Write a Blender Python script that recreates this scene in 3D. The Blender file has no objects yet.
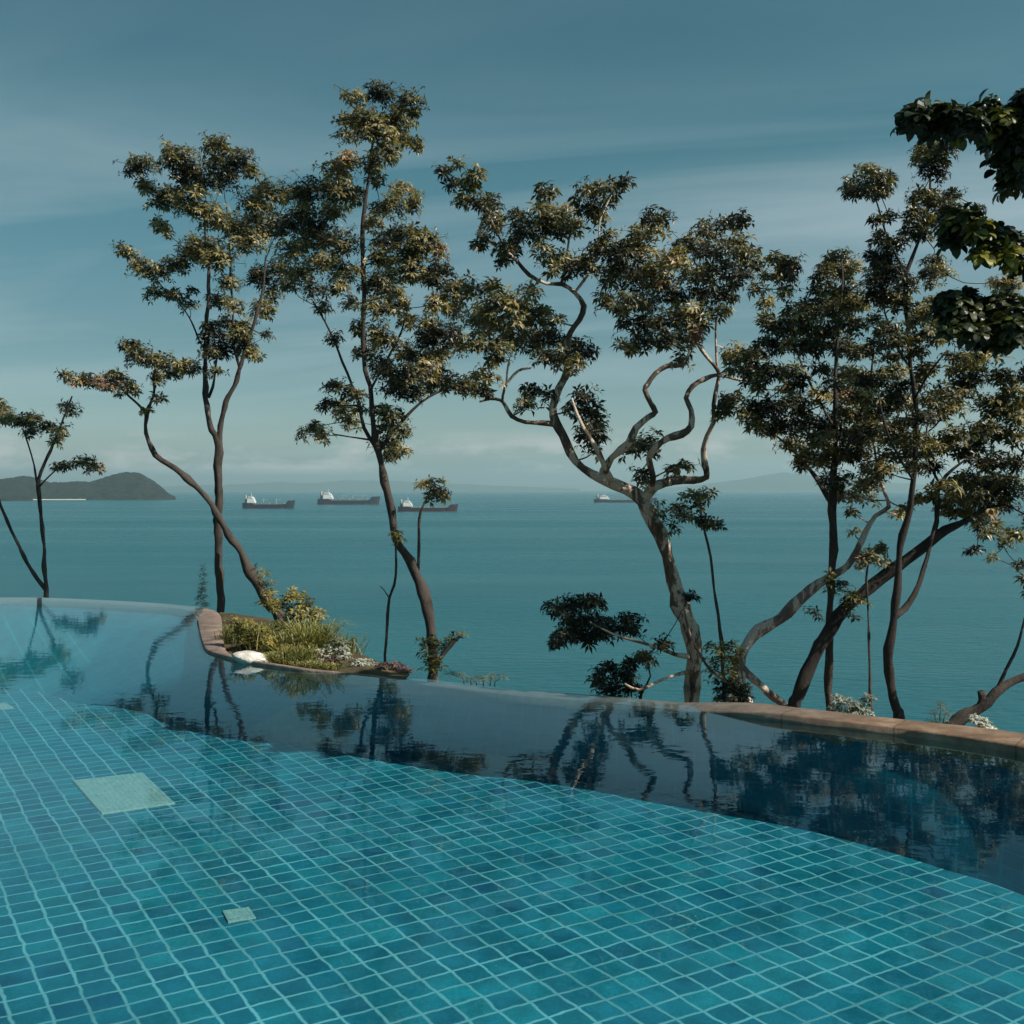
import bpy, math, random
from mathutils import Vector, Matrix, noise
from mathutils.geometry import tessellate_polygon
random.seed(11)
R = math.radians
scene = bpy.context.scene
col = scene.collection

# ------------------------------------------------------------------ camera
F = 1088.0; H = 1.9; HOR = 489.0
PITCH = math.atan((512 - HOR) / F)
cam_d = bpy.data.cameras.new("camera"); cam = bpy.data.objects.new("camera", cam_d); col.objects.link(cam)
cam_d.sensor_width = 36; cam_d.lens = 36 * F / 1024.0
cam_d.clip_start = 0.05; cam_d.clip_end = 90000
cam.location = (0, 0, H); cam.rotation_euler = (math.pi / 2 - PITCH, 0, 0)
scene.camera = cam

def ray(px, py):
    x = (px - 512) / F; y = (512 - py) / F
    c, s = math.cos(PITCH), math.sin(PITCH)
    return Vector((x, c + y * s, -s + y * c))
def at(px, py, Y):                      # point at forward distance Y
    d = ray(px, py); d = d * (Y / d.y)
    return Vector((d.x, d.y, d.z + H))
def onz(px, py, z=0.0):                 # point on a level plane
    d = ray(px, py); d = d * ((z - H) / d.z)
    return Vector((d.x, d.y, z))

# ------------------------------------------------------------------ object helpers
def tag(o, label=None, cat=None, group=None, kind=None):
    if label: o["label"] = label
    if cat: o["category"] = cat
    if group: o["group"] = group
    if kind: o["kind"] = kind
    return o
def empty(name, loc=(0, 0, 0)):
    o = bpy.data.objects.new(name, None); o.empty_display_size = .2
    col.objects.link(o); o.location = loc; return o

class MB:
    def __init__(s): s.v = []; s.f = []; s.mi = []; s.uv = {}; s.t = []; s.cur = 0.5
    def add(s, vs, fs, mi=0, tint=None):
        b = len(s.v); s.v.extend(vs); s.t.extend([s.cur if tint is None else tint] * len(vs))
        for f in fs: s.f.append(tuple(b + i for i in f)); s.mi.append(mi)
    def box(s, c, sz, mi=0, rz=0.0, taper=1.0):
        cx, cy, cz = c; a, b, h = sz[0] / 2, sz[1] / 2, sz[2] / 2
        vs = []
        for dz, k in ((-h, 1.0), (h, taper)):
            for dx, dy in ((-a, -b), (a, -b), (a, b), (-a, b)):
                x, y = dx * k, dy * k
                vs.append(Vector((cx + x * math.cos(rz) - y * math.sin(rz), cy + x * math.sin(rz) + y * math.cos(rz), cz + dz)))
        s.add(vs, [(3, 2, 1, 0), (4, 5, 6, 7), (0, 1, 5, 4), (1, 2, 6, 5), (2, 3, 7, 6), (3, 0, 4, 7)], mi)
    def tube(s, pts, rad, n=8, mi=0, cap=True, rough=0.0):
        m = len(pts)
        if m < 2: return
        up = Vector((0.3, 0.9, 0.2)).normalized(); vs = []
        for i in range(m):
            t = (pts[min(i + 1, m - 1)] - pts[max(i - 1, 0)])
            if t.length < 1e-6: t = Vector((0, 0, 1))
            t.normalize()
            a = up - t * up.dot(t)
            if a.length < 1e-3: a = Vector((1, 0, 0)) - t * t.x
            a.normalize(); up = a; b = t.cross(a)
            for k in range(n):
                an = 2 * math.pi * k / n
                r = rad[i]
                if rough:
                    r *= 1 + rough * (noise.noise(Vector((pts[i].x * 2.1 + math.cos(an) * .9, pts[i].z * 2.6, pts[i].y + math.sin(an) * .9))) )
                vs.append(pts[i] + (a * math.cos(an) + b * math.sin(an)) * r)
        fs = []
        for i in range(m - 1):
            for k in range(n):
                k2 = (k + 1) % n
                fs.append((i * n + k, i * n + k2, (i + 1) * n + k2, (i + 1) * n + k))
        if cap:
            fs.append(tuple(range(n - 1, -1, -1))); fs.append(tuple((m - 1) * n + k for k in range(n)))
        s.add(vs, fs, mi)
    def build(s, name, mats, parent=None, smooth=False):
        me = bpy.data.meshes.new(name)
        off = Vector(parent.location) if parent is not None else Vector((0, 0, 0))
        me.from_pydata([tuple(Vector(v) - off) for v in s.v], [], s.f)
        if not isinstance(mats, (list, tuple)): mats = [mats]
        for m in mats: me.materials.append(m)
        me.polygons.foreach_set("material_index", s.mi)
        if smooth: me.polygons.foreach_set("use_smooth", [True] * len(s.f))
        at_ = me.attributes.new("tint", 'FLOAT', 'POINT'); at_.data.foreach_set("value", s.t)
        me.update()
        o = bpy.data.objects.new(name, me); col.objects.link(o)
        if parent is not None: o.parent = parent
        return o

def catmull(pts, step):
    """pts: list of (Vector, radius) -> resampled"""
    out = []; n = len(pts)
    for i in range(n - 1):
        p0 = pts[max(i - 1, 0)]; p1 = pts[i]; p2 = pts[i + 1]; p3 = pts[min(i + 2, n - 1)]
        k = max(2, int((p2[0] - p1[0]).length / step))
        for j in range(k):
            t = j / k; t2 = t * t; t3 = t2 * t
            v = 0.5 * ((2 * p1[0]) + (p2[0] - p0[0]) * t + (2 * p0[0] - 5 * p1[0] + 4 * p2[0] - p3[0]) * t2 + (3 * p1[0] - p0[0] - 3 * p2[0] + p3[0]) * t3)
            out.append((v, p1[1] + (p2[1] - p1[1]) * t))
    out.append(pts[-1]); return out

# ------------------------------------------------------------------ material helpers
def mat(name):
    m = bpy.data.materials.new(name); m.use_nodes = True
    nt = m.node_tree; nt.nodes.clear()
    return m, nt
def N(nt, t, **kw):
    n = nt.nodes.new(t)
    for k, v in kw.items():
        if k == "inp":
            for a, b in v.items():
                n.inputs[a].default_value = b
        else: setattr(n, k, v)
    return n
def L(nt, a, b): nt.links.new(a, b)
def ramp(nt, stops, fac, interp='LINEAR'):
    r = nt.nodes.new('ShaderNodeValToRGB'); cr = r.color_ramp; cr.interpolation = interp
    while len(cr.elements) < len(stops): cr.elements.new(0.5)
    for e, (p, c) in zip(cr.elements, stops):
        e.position = p; e.color = (c[0], c[1], c[2], 1) if not isinstance(c, float) else (c, c, c, 1)
    L(nt, fac, r.inputs[0]); return r.outputs[0]
def math_(nt, op, a, b=None, clamp=False):
    n = nt.nodes.new('ShaderNodeMath'); n.operation = op; n.use_clamp = clamp
    for i, v in enumerate((a, b)):
        if v is None: continue
        if isinstance(v, (int, float)): n.inputs[i].default_value = v
        else: L(nt, v, n.inputs[i])
    return n.outputs[0]
def mixc(nt, fac, a, b, mode='MIX'):
    n = nt.nodes.new('ShaderNodeMix'); n.data_type = 'RGBA'; n.blend_type = mode
    for idx, v in ((0, fac), (6, a), (7, b)):
        if isinstance(v, (int, float)): n.inputs[idx].default_value = v
        elif isinstance(v, tuple): n.inputs[idx].default_value = (*v, 1) if len(v) == 3 else v
        else: L(nt, v, n.inputs[idx])
    return n.outputs[2]
def noise_tex(nt, vec, scale, detail=4, rough=.55, dist=0.0):
    n = N(nt, 'ShaderNodeTexNoise'); n.inputs['Scale'].default_value = scale
    n.inputs['Detail'].default_value = detail; n.inputs['Roughness'].default_value = rough
    n.inputs['Distortion'].default_value = dist
    if vec is not None: L(nt, vec, n.inputs['Vector'])
    return n.outputs['Fac']
def coords(nt, what='Object', scale=None, rot=None, loc=None):
    tc = N(nt, 'ShaderNodeTexCoord'); o = tc.outputs[what]
    if scale or rot or loc:
        mp = N(nt, 'ShaderNodeMapping')
        if scale: mp.inputs['Scale'].default_value = scale
        if rot: mp.inputs['Rotation'].default_value = rot
        if loc: mp.inputs['Location'].default_value = loc
        L(nt, o, mp.inputs[0]); o = mp.outputs[0]
    return o
def principled(nt, color, rough=.6, spec=.5, bump=None, bstr=.3, bdist=.02, metallic=0.0):
    p = N(nt, 'ShaderNodeBsdfPrincipled'); o = N(nt, 'ShaderNodeOutputMaterial')
    if isinstance(color, tuple): p.inputs['Base Color'].default_value = (*color, 1)
    else: L(nt, color, p.inputs['Base Color'])
    if isinstance(rough, (int, float)): p.inputs['Roughness'].default_value = rough
    else: L(nt, rough, p.inputs['Roughness'])
    p.inputs['Specular IOR Level'].default_value = spec
    p.inputs['Metallic'].default_value = metallic
    if bump is not None:
        b = N(nt, 'ShaderNodeBump'); b.inputs['Strength'].default_value = bstr; b.inputs['Distance'].default_value = bdist
        L(nt, bump, b.inputs['Height']); L(nt, b.outputs[0], p.inputs['Normal'])
    L(nt, p.outputs[0], o.inputs[0]); return p
def speckle(name, c1, c2, scale=3.0, rough=.7, spec=.4, bstr=.3, bdist=.02, what='Object', detail=5):
    m, nt = mat(name); co = coords(nt, what)
    n = noise_tex(nt, co, scale, detail)
    c = ramp(nt, [(.35, c1), (.65, c2)], n)
    n2 = noise_tex(nt, co, scale * 6, 4)
    principled(nt, c, rough, spec, n2, bstr, bdist); return m

def leaf_mat(name, stops, rough=.45, trans=.25):
    m, nt = mat(name)
    a = N(nt, 'ShaderNodeAttribute'); a.attribute_name = 'tint'
    c = ramp(nt, stops, a.outputs['Fac'])
    n = noise_tex(nt, coords(nt), 7.0, 2)
    c = mixc(nt, 1.0, c, ramp(nt, [(.3, .75), (.7, 1.2)], n), 'MULTIPLY')
    p = N(nt, 'ShaderNodeBsdfPrincipled'); L(nt, c, p.inputs['Base Color'])
    p.inputs['Roughness'].default_value = rough; p.inputs['Specular IOR Level'].default_value = .35
    t = N(nt, 'ShaderNodeBsdfTranslucent'); L(nt, mixc(nt, 1.0, c, (1.1, 1.15, .5), 'MULTIPLY'), t.inputs[0])
    mx = N(nt, 'ShaderNodeMixShader'); mx.inputs[0].default_value = trans
    L(nt, p.outputs[0], mx.inputs[1]); L(nt, t.outputs[0], mx.inputs[2])
    o = N(nt, 'ShaderNodeOutputMaterial'); L(nt, mx.outputs[0], o.inputs[0]); return m
def bark_mat(name, dark, mid, pale, pale_at=.62):
    m, nt = mat(name)
    co = coords(nt, 'Object', (1, 1, .45))
    n = noise_tex(nt, co, 3.2, 5, .65, .4)
    c = ramp(nt, [(.3, dark), (.5, mid), (pale_at, mid), (min(.98, pale_at + .12), pale)], n)
    n2 = noise_tex(nt, coords(nt), 26, 4, .7)
    c = mixc(nt, .7, c, ramp(nt, [(.3, .55), (.7, 1.25)], n2), 'MULTIPLY')
    principled(nt, c, .85, .25, n2, .7, .03); return m

LEAF = leaf_mat("tree_leaf", [(0, (.024, .024, .016)), (.28, (.055, .052, .024)), (.5, (.14, .12, .042)), (.7, (.27, .22, .085)), (.88, (.44, .37, .20)), (1, (.28, .16, .10))], .38, .30)
LEAF_BIG = leaf_mat("broad_leaf", [(0, (.015, .022, .012)), (.6, (.035, .046, .015)), (.85, (.07, .08, .016)), (1, (.22, .2, .03))], .4, .2)
LEAF_GRASS = leaf_mat("grass_leaf", [(0, (.06, .075, .02)), (.5, (.20, .20, .06)), (1, (.50, .44, .20))], .6, .3)
LEAF_YELLOW = leaf_mat("yellow_leaf", [(0, (.05, .06, .015)), (.4, (.16, .14, .03)), (1, (.42, .32, .09))], .5, .3)
LEAF_PALE = leaf_mat("pale_leaf", [(0, (.12, .14, .10)), (.5, (.32, .33, .27)), (1, (.62, .60, .54))], .6, .2)
LEAF_RED = leaf_mat("red_leaf", [(0, (.035, .018, .02)), (.6, (.09, .035, .035)), (1, (.2, .12, .1))], .5, .2)
LEAF_DARK = leaf_mat("dark_leaf", [(0, (.012, .018, .012)), (.6, (.026, .034, .016)), (.9, (.06, .055, .02)), (1, (.2, .13, .05))], .5, .15)
BARK = bark_mat("grey_bark", (.025, .02, .018), (.075, .06, .052), (.24, .2, .17))
BARK_PALE_SUNLIT = bark_mat("pale_sunlit_bark", (.05, .033, .025), (.18, .13, .10), (.60, .48, .39), .41)  # pale patches stand in for sunlit highlights on trunk and limbs
BARK_PINK_SUNLIT = bark_mat('pinkish_sunlit_bark', (.10, .065, .055), (.30, .22, .19), (.66, .54, .48), .40)  # pinkish bark brightened, sunlit look of the leaning trunk put into its colour
BARK_DARK = bark_mat("dark_bark", (.02, .017, .016), (.045, .036, .032), (.12, .09, .075), .66)

# ------------------------------------------------------------------ leaves
def leaf(mb, base, d, n, ln, wd, tint, mi=1, bend=.25):
    """folded pointed leaf from base along d, plane normal ~ n"""
    s = d.cross(n)
    if s.length < 1e-4: s = Vector((1, 0, 0))
    s.normalize(); nn = s.cross(d).normalized()
    m = base + d * ln * .48 + nn * ln * bend * .3
    tip = base + d * ln - nn * ln * bend * .5
    mb.add([base, m + s * wd * .5 + nn * wd * .12, tip, m - s * wd * .5 + nn * wd * .12, m], [(0, 4, 1), (4, 2, 1), (0, 3, 4), (4, 3, 2)], mi, tint)
def broad_leaf(mb, base, d, n, ln, wd, tint, mi=1):
    s = d.cross(n)
    if s.length < 1e-4: s = Vector((1, 0, 0))
    s.normalize(); nn = s.cross(d).normalized()
    prof = [(.0, .04), (.22, .36), (.5, .5), (.78, .42), (.95, .18)]
    vs = []; cen = []
    for t, w in prof:
        c = base + d * ln * t + nn * ln * (.18 * math.sin(t * 2.6) - .22 * t * t)
        vs += [c + s * wd * w + nn * wd * .10 * w, c, c - s * wd * w + nn * wd * .10 * w]
    vs.append(base + d * ln - nn * ln * .2)
    fs = []
    for i in range(4):
        a = i * 3
        fs += [(a, a + 1, a + 4, a + 3), (a + 1, a + 2, a + 5, a + 4)]
    fs += [(12, 13, 15), (13, 14, 15)]
    mb.add(vs, fs, mi, tint)
def rosette(mb, p, axis, ln, tint, count=9, mi=1, droop=.35, wr=.3, fn=leaf):
    axis = axis.normalized()
    a = axis.orthogonal().normalized(); b = axis.cross(a); ph = random.random() * 6.28
    for k in range(count):
        an = ph + k * 2 * math.pi / count + random.uniform(-.3, .3)
        tilt = random.uniform(-.15, .75)
        d = (a * math.cos(an) + b * math.sin(an)) * math.cos(tilt) + axis * math.sin(tilt)
        d.z -= droop * random.uniform(.5, 1.5); d.normalize()
        l = ln * random.uniform(.65, 1.15)
        fn(mb, p + d * ln * .1, d, axis + Vector((random.uniform(-.4, .4), random.uniform(-.4, .4), 0)), l, l * wr * random.uniform(.8, 1.2), min(1, max(0, tint + random.uniform(-.14, .14))), mi)

# ------------------------------------------------------------------ trees
def parse(s): return [tuple(float(x) for x in q.split(',')) for q in s.split()]

def tree(name, label, Z, trunk, limbs, clusters, bark=BARK, leafm=LEAF, leafpx=9.5, spread=22, tint=.42, dens=1.0,
         cat="tree", droop=.4, basedrop=3.0, fn=leaf, wr=.34, count=8, group=None, tv=.2, twigr=.7, seed=None, crown_name='crown'):
    """trunk/limbs: lists (px, py, half width px, depth offset m). clusters: (px,py,rx,ry[,dz])"""
    if seed is not None: random.seed(seed)
    k = Z / F
    tr = parse(trunk)
    fix = lambda q: (q[0], q[1], q[2], q[3] if len(q) > 3 else 0.0)
    tr = [fix(q) for q in tr]
    P = [(at(q[0], q[1], Z + q[3]), q[2] * k * .9) for q in tr]
    b = P[0][0].copy(); low = b - Vector((0, -.15, basedrop))
    P = [(low, P[0][1] * 1.35)] + P
    root = empty(name, tuple(low)); tag(root, label, cat, group)
    nodes = []
    def lay(P, nm):
        Q = catmull(P, .18)
        pts = []; rad = []
        for i, (v, r) in enumerate(Q):
            w = min(r * .9, .05)
            v2 = v + Vector((noise.noise(v * 1.7), noise.noise(v * 1.7 + Vector((9, 3, 1))), 0)) * w
            knob = 1 + .24 * noise.noise(v * 2.3) + .22 * noise.noise(v * 6.0)
            pts.append(v2); rad.append(max(r * knob, .004)); nodes.append((v2, r))
        m = MB(); m.tube(pts, rad, 11, 0, True, .5); return m.build(nm, bark, root, True)
    lay(P, 'trunk')
    for lm in limbs:
        q = [fix(t) for t in parse(lm)]
        lay([(at(t[0], t[1], Z + t[3]), t[2] * k * .9) for t in q], 'limb')
    cl = parse(clusters) if isinstance(clusters, str) else clusters
    mb = MB()
    base_nodes = [(n[0], n[1]) for n in nodes[::2]]
    cent = []
    for c in cl:
        near = min(tr, key=lambda t: (t[0] - c[0]) ** 2 + (t[1] - c[1]) ** 2)
        dz = c[4] if len(c) > 4 else random.uniform(-1, 1) * spread * k * 2.2
        cent.append((at(c[0], c[1], Z + dz), c[2] * k * 1.12, c[3] * k * 1.14))
    # twigs: connect every cluster to the closest wood (Prim)
    rest = list(range(len(cent))); best = {}
    def dist(a, b):
        d = a - b; return math.sqrt(d.x * d.x + d.z * d.z * 1.3 + d.y * d.y * .5)
    for i in rest:
        j = min(range(len(base_nodes)), key=lambda j: dist(cent[i][0], base_nodes[j][0]))
        best[i] = (dist(cent[i][0], base_nodes[j][0]), base_nodes[j][0], base_nodes[j][1])
    tw = MB()
    while rest:
        i = min(rest, key=lambda i: best[i][0]); rest.remove(i)
        d, a, ra = best[i]; c = cent[i][0]
        if d > 1e-4:
            r0 = min(ra * .6, twigr * k * 1.3) if ra > 0 else twigr * k
            r0 = max(r0, twigr * k * .75)
            mid = (a + c) / 2 + Vector((random.uniform(-1, 1), random.uniform(-1, 1), random.uniform(-.6, .3))) * d * .13
            Q = catmull([(a, r0), (mid, r0 * .8), (c, r0 * .6)], max(d / 5, .05))
            tw.tube([q[0] for q in Q], [q[1] for q in Q], 4, 0, False)
            for q in Q[1:]:
                for o in rest:
                    dd = dist(cent[o][0], q[0]) * 1.05
                    if dd < best[o][0]: best[o] = (dd, q[0], q[1])
    leafpx *= .84; ln = leafpx * k
    for (c, rx, rz) in cent:
        nr = max(3, int(dens * (rx / k) * (rz / k) * .142 * (9.5 / leafpx) ** 2 + random.random()))
        t0 = tint + random.gauss(0, tv) + .35 * noise.noise(c * .9)
        for _ in range(nr):
            while True:
                u = Vector((random.uniform(-1, 1), random.uniform(-1, 1), random.uniform(-1, 1)))
                if u.length < 1: break
            u *= random.uniform(.8, 1.1)
            stray = random.random() < .15
            if stray: u = u.normalized() * random.uniform(1.1, 1.5)
            p = c + Vector((u.x * rx * .95, u.y * rx, u.z * rz * .95))
            ax = Vector((u.x * .9, u.y * .9, .75 + u.z * .3)) + Vector((random.uniform(-.3, .3), random.uniform(-.3, .3), 0))
            rosette(mb, p, ax, ln * random.uniform(.7, 1.15) * (.8 if stray else 1), t0 + random.uniform(-.2, .2), (count - 3 if stray else count), 1, droop, wr, fn)
            tw.tube([c + (p - c) * .15, (c + p) / 2 - Vector((0, 0, rz * .08)), p], [twigr * k * .5, twigr * k * .42, twigr * k * .35], 3, 0, False)
    # merge twigs into crown mesh
    b0 = len(mb.v); mb.v += tw.v; mb.t += tw.t
    for f in tw.f: mb.f.append(tuple(b0 + i for i in f)); mb.mi.append(0)
    mb.build(crown_name, [bark, leafm], root)
    return root

# far left small tree
tree('small_tree', 'small two stemmed tree with flat leaf clumps, in front of the island', 37,
 "46,600,2.6 46,588,2.4 44,565,2.2 44,545,2 41,518,2 38,486,2.2 44,466,1.8 52,446,1.4 59,430,1.1 66,412,1 72,396,.8",
 ["46,590,2.4 40,583,2.2 27,562,2 14,536,1.8 1,506,1.6 -14,470,1.5 -26,440,1.2", "38,486,1.5 34,465,1 28,443,.8 22,428,.7", "38,488,1.2 47,478,.9 58,468,.7"],
 "9,418,12,7 22,421,12,8 33,417,8,6 46,427,10,7 58,431,9,8 56,439,7,6 31,432,8,5 69,409,9,7 66,466,11,4.5 84,461,13,5.5 95,467,8,5 58,468,5,4 -12,420,14,9 -28,432,14,9 -22,405,12,8 -45,440,14,9 2,405,9,5",
 leafpx=8, spread=8, tint=.5, seed=3, twigr=.6)
# tall straight tree
tree('tall_tree', 'tall upright tree with a straight grey trunk that forks low, second crown from the left', 34.5,
 "221,612,4.6 220,590,4.4 219,560,4.2 218,520,4.1 218,480,4 218,442,4.4 211,430,3.4 207,405,2.8 205,380,2.6 206,345,2.4 208,305,2 209,270,1.6 206,240,1.2 204,210,.9",
 ["218,444,3.6 221,420,3 226,402,2.8 234,386,2.6 241,364,2.2 250,336,1.9 257,310,1.6 263,288,1.2 266,255,1",
  "209,398,1.6 214,380,1.3 216,362,1 220,340,.9", "240,370,1.5 234,345,1.4 233,310,1.3 231,275,1.1 229,240,.9 226,205,.8", "206,352,1.2 198,338,1 190,318,.9 178,302,.8 165,290,.7"],
 "141,165,16,11 132,171,7,6 146,186,10,7 164,198,22,13 176,157,18,13 187,171,20,14 217,148,17,11 237,160,18,11 252,170,9,9 215,163,12,9 205,183,20,12 190,198,18,13 229,177,12,9 160,224,9,8 165,232,9,6 258,201,18,13 270,189,14,11 285,194,9,8 211,215,20,13 234,227,20,13 262,224,18,14 204,248,24,11 188,256,14,9 217,259,18,11 248,242,18,11 280,226,12,12 126,252,11,7 138,264,10,7 152,271,18,9 176,265,14,7 158,292,15,6 176,294,12,6 188,305,8,5 193,291,6,5 229,283,10,9 217,300,10,8 235,306,10,9 261,277,17,13 263,309,13,11 272,292,9,8 282,268,12,12 211,332,13,10 223,347,17,11 240,331,14,11 254,353,9,6 210,352,9,6 245,346,12,8 225,322,9,7 215,373,7,5 266,335,6,5",
 bark=BARK, leafpx=8.5, spread=24, tint=.4, seed=5)
# leaning tree from the planting bed
tree('leaning_tree', 'thin tree leaning left out of the grassy planting bed, flat tufts on top', 34,
 "280,622,7 270,604,7 262,592,6.4 251,574,5.2 241,553,4.4 228,534,4 216,512,3.7 203,494,3.4 186,478,3.2 170,465,3 156,455,2.7 148,441,2.5 146,425,2.2 148,410,1.8 153,395,1.5 154,376,1.3 158,362,1",
 ["147,414,1.7 138,404,1.4 129,396,1.2 118,386,.9 100,382,.7"],
 "75,379,12,6 66,374,6,5 90,380,12,7 106,383,13,7 120,381,13,8 131,388,7,7 114,374,8,4 131,345,11,7 138,353,12,8 158,361,20,8 178,365,14,8 192,366,10,7 158,377,8,7 172,374,10,6 159,397,8,4.5 147,412,6,4 136,360,10,5 118,394,4,4",
 leafpx=8, spread=9, tint=.52, seed=7, twigr=.6)
# slender tall tree, third crown
tree('slender_tree', 'slender tree with the tallest crown, curving trunk with a yellow fern at its bend', 24,
 "434,700,7 433,672,6.5 432,640,6.2 428,610,5.8 420,583,5.6 410,561,5.4 399,545,4.9 393,528,4.6 388,500,4.3 383,475,4.1 378,455,4 374,436,3.3 373,410,2.8 371,386,2.7 365,370,2.5 363,330,2.6 363,285,2.5 363,236,2.2 367,190,1.8 371,157,1.4 374,125,1",
 ["374,445,2.2 364,428,1.8 359,405,1.5 352,384,1.4 343,362,1.3 335,342,1.2 325,322,1.1 312,300,.9",
  "377,455,2.2 386,440,1.8 397,428,1.6 407,416,1.6 420,403,1.4 436,393,1.1 455,386,.9",
  "370,440,1 350,437,.8 333,434,.7",
  "436,664,3.2 446,650,2.6 455,640,2 463,634,1.2", "371,390,1.6 380,372,1.3 392,350,1.1 402,330,1 410,300,.9",
  "419,570,1.7 419,548,1.6 419,526,1.6 421,512,1.3 426,500,1 431,490,.8"],
 "380,93,18,9 353,95,13,7 409,101,13,11 347,119,11,8 368,118,20,12 397,119,18,12 347,136,12,7 377,136,22,10 403,139,16,9 416,147,6,6 388,151,12,8 371,163,10,9 374,177,9,9 346,160,14,7 336,171,18,11 312,189,18,11 298,197,11,9 339,189,17,13 356,195,10,11 333,209,18,11 303,212,16,11 289,224,14,11 318,227,18,11 309,239,22,11 339,242,20,11 292,250,14,12 324,262,22,9 298,274,17,12 343,270,16,11 315,290,12,7 290,285,10,7 339,288,10,8 324,306,8,7 349,303,8,8 403,190,12,7 413,203,10,10 380,207,12,8 394,206,14,9 374,221,10,8 403,233,20,9 421,239,18,10 436,250,12,8 386,242,16,11 412,253,22,11 383,259,18,11 406,270,22,10 377,283,18,12 391,292,16,9 427,277,10,8 441,274,15,9 453,290,17,12 438,303,14,11 377,309,15,9 397,304,12,9 409,320,12,8 455,309,16,10 427,326,14,11 444,335,17,12 459,342,12,11 380,333,12,11 359,328,8,9 336,338,9,6 368,352,14,8 403,352,14,9 388,341,10,8 437,353,18,9 336,387,13,7 354,392,13,8 329,405,10,7 344,410,13,9 349,421,9,8 359,408,6,6 303,434,6,7 315,427,12,7 323,433,9,8 382,368,16,10 402,375,20,13 424,370,18,12 397,388,17,10 412,392,14,9 442,378,17,11 457,385,16,9 473,388,13,8 428,387,12,8 382,412,13,9 395,416,11,8 400,431,9,8 387,426,11,8 387,443,13,8 400,448,11,6 390,456,8,7 424,340,10,8 414,356,10,7 435,482,11,4 425,485,7,5 438,491,11,5 430,497,7,4 443,496,5,4",
 leafpx=8.5, spread=30, tint=.46, seed=9, basedrop=3)
# thin bare sapling by it
tree('bare_sapling', 'thin bare grey stem without a crown, left of the slender curving trunk', 22,
 "385,672,1.8 386,645,1.7 387,615,1.7 389,598,1.6 394,585,1.5 396,565,1.4 396,548,1.2 396,538,1",
 ["389,598,.9 384,590,.6 380,586,.5"], "397,543,3,5", leafpx=5, tint=.6, dens=.3, twigr=.4, seed=10, crown_name='leaf_tuft')
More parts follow.
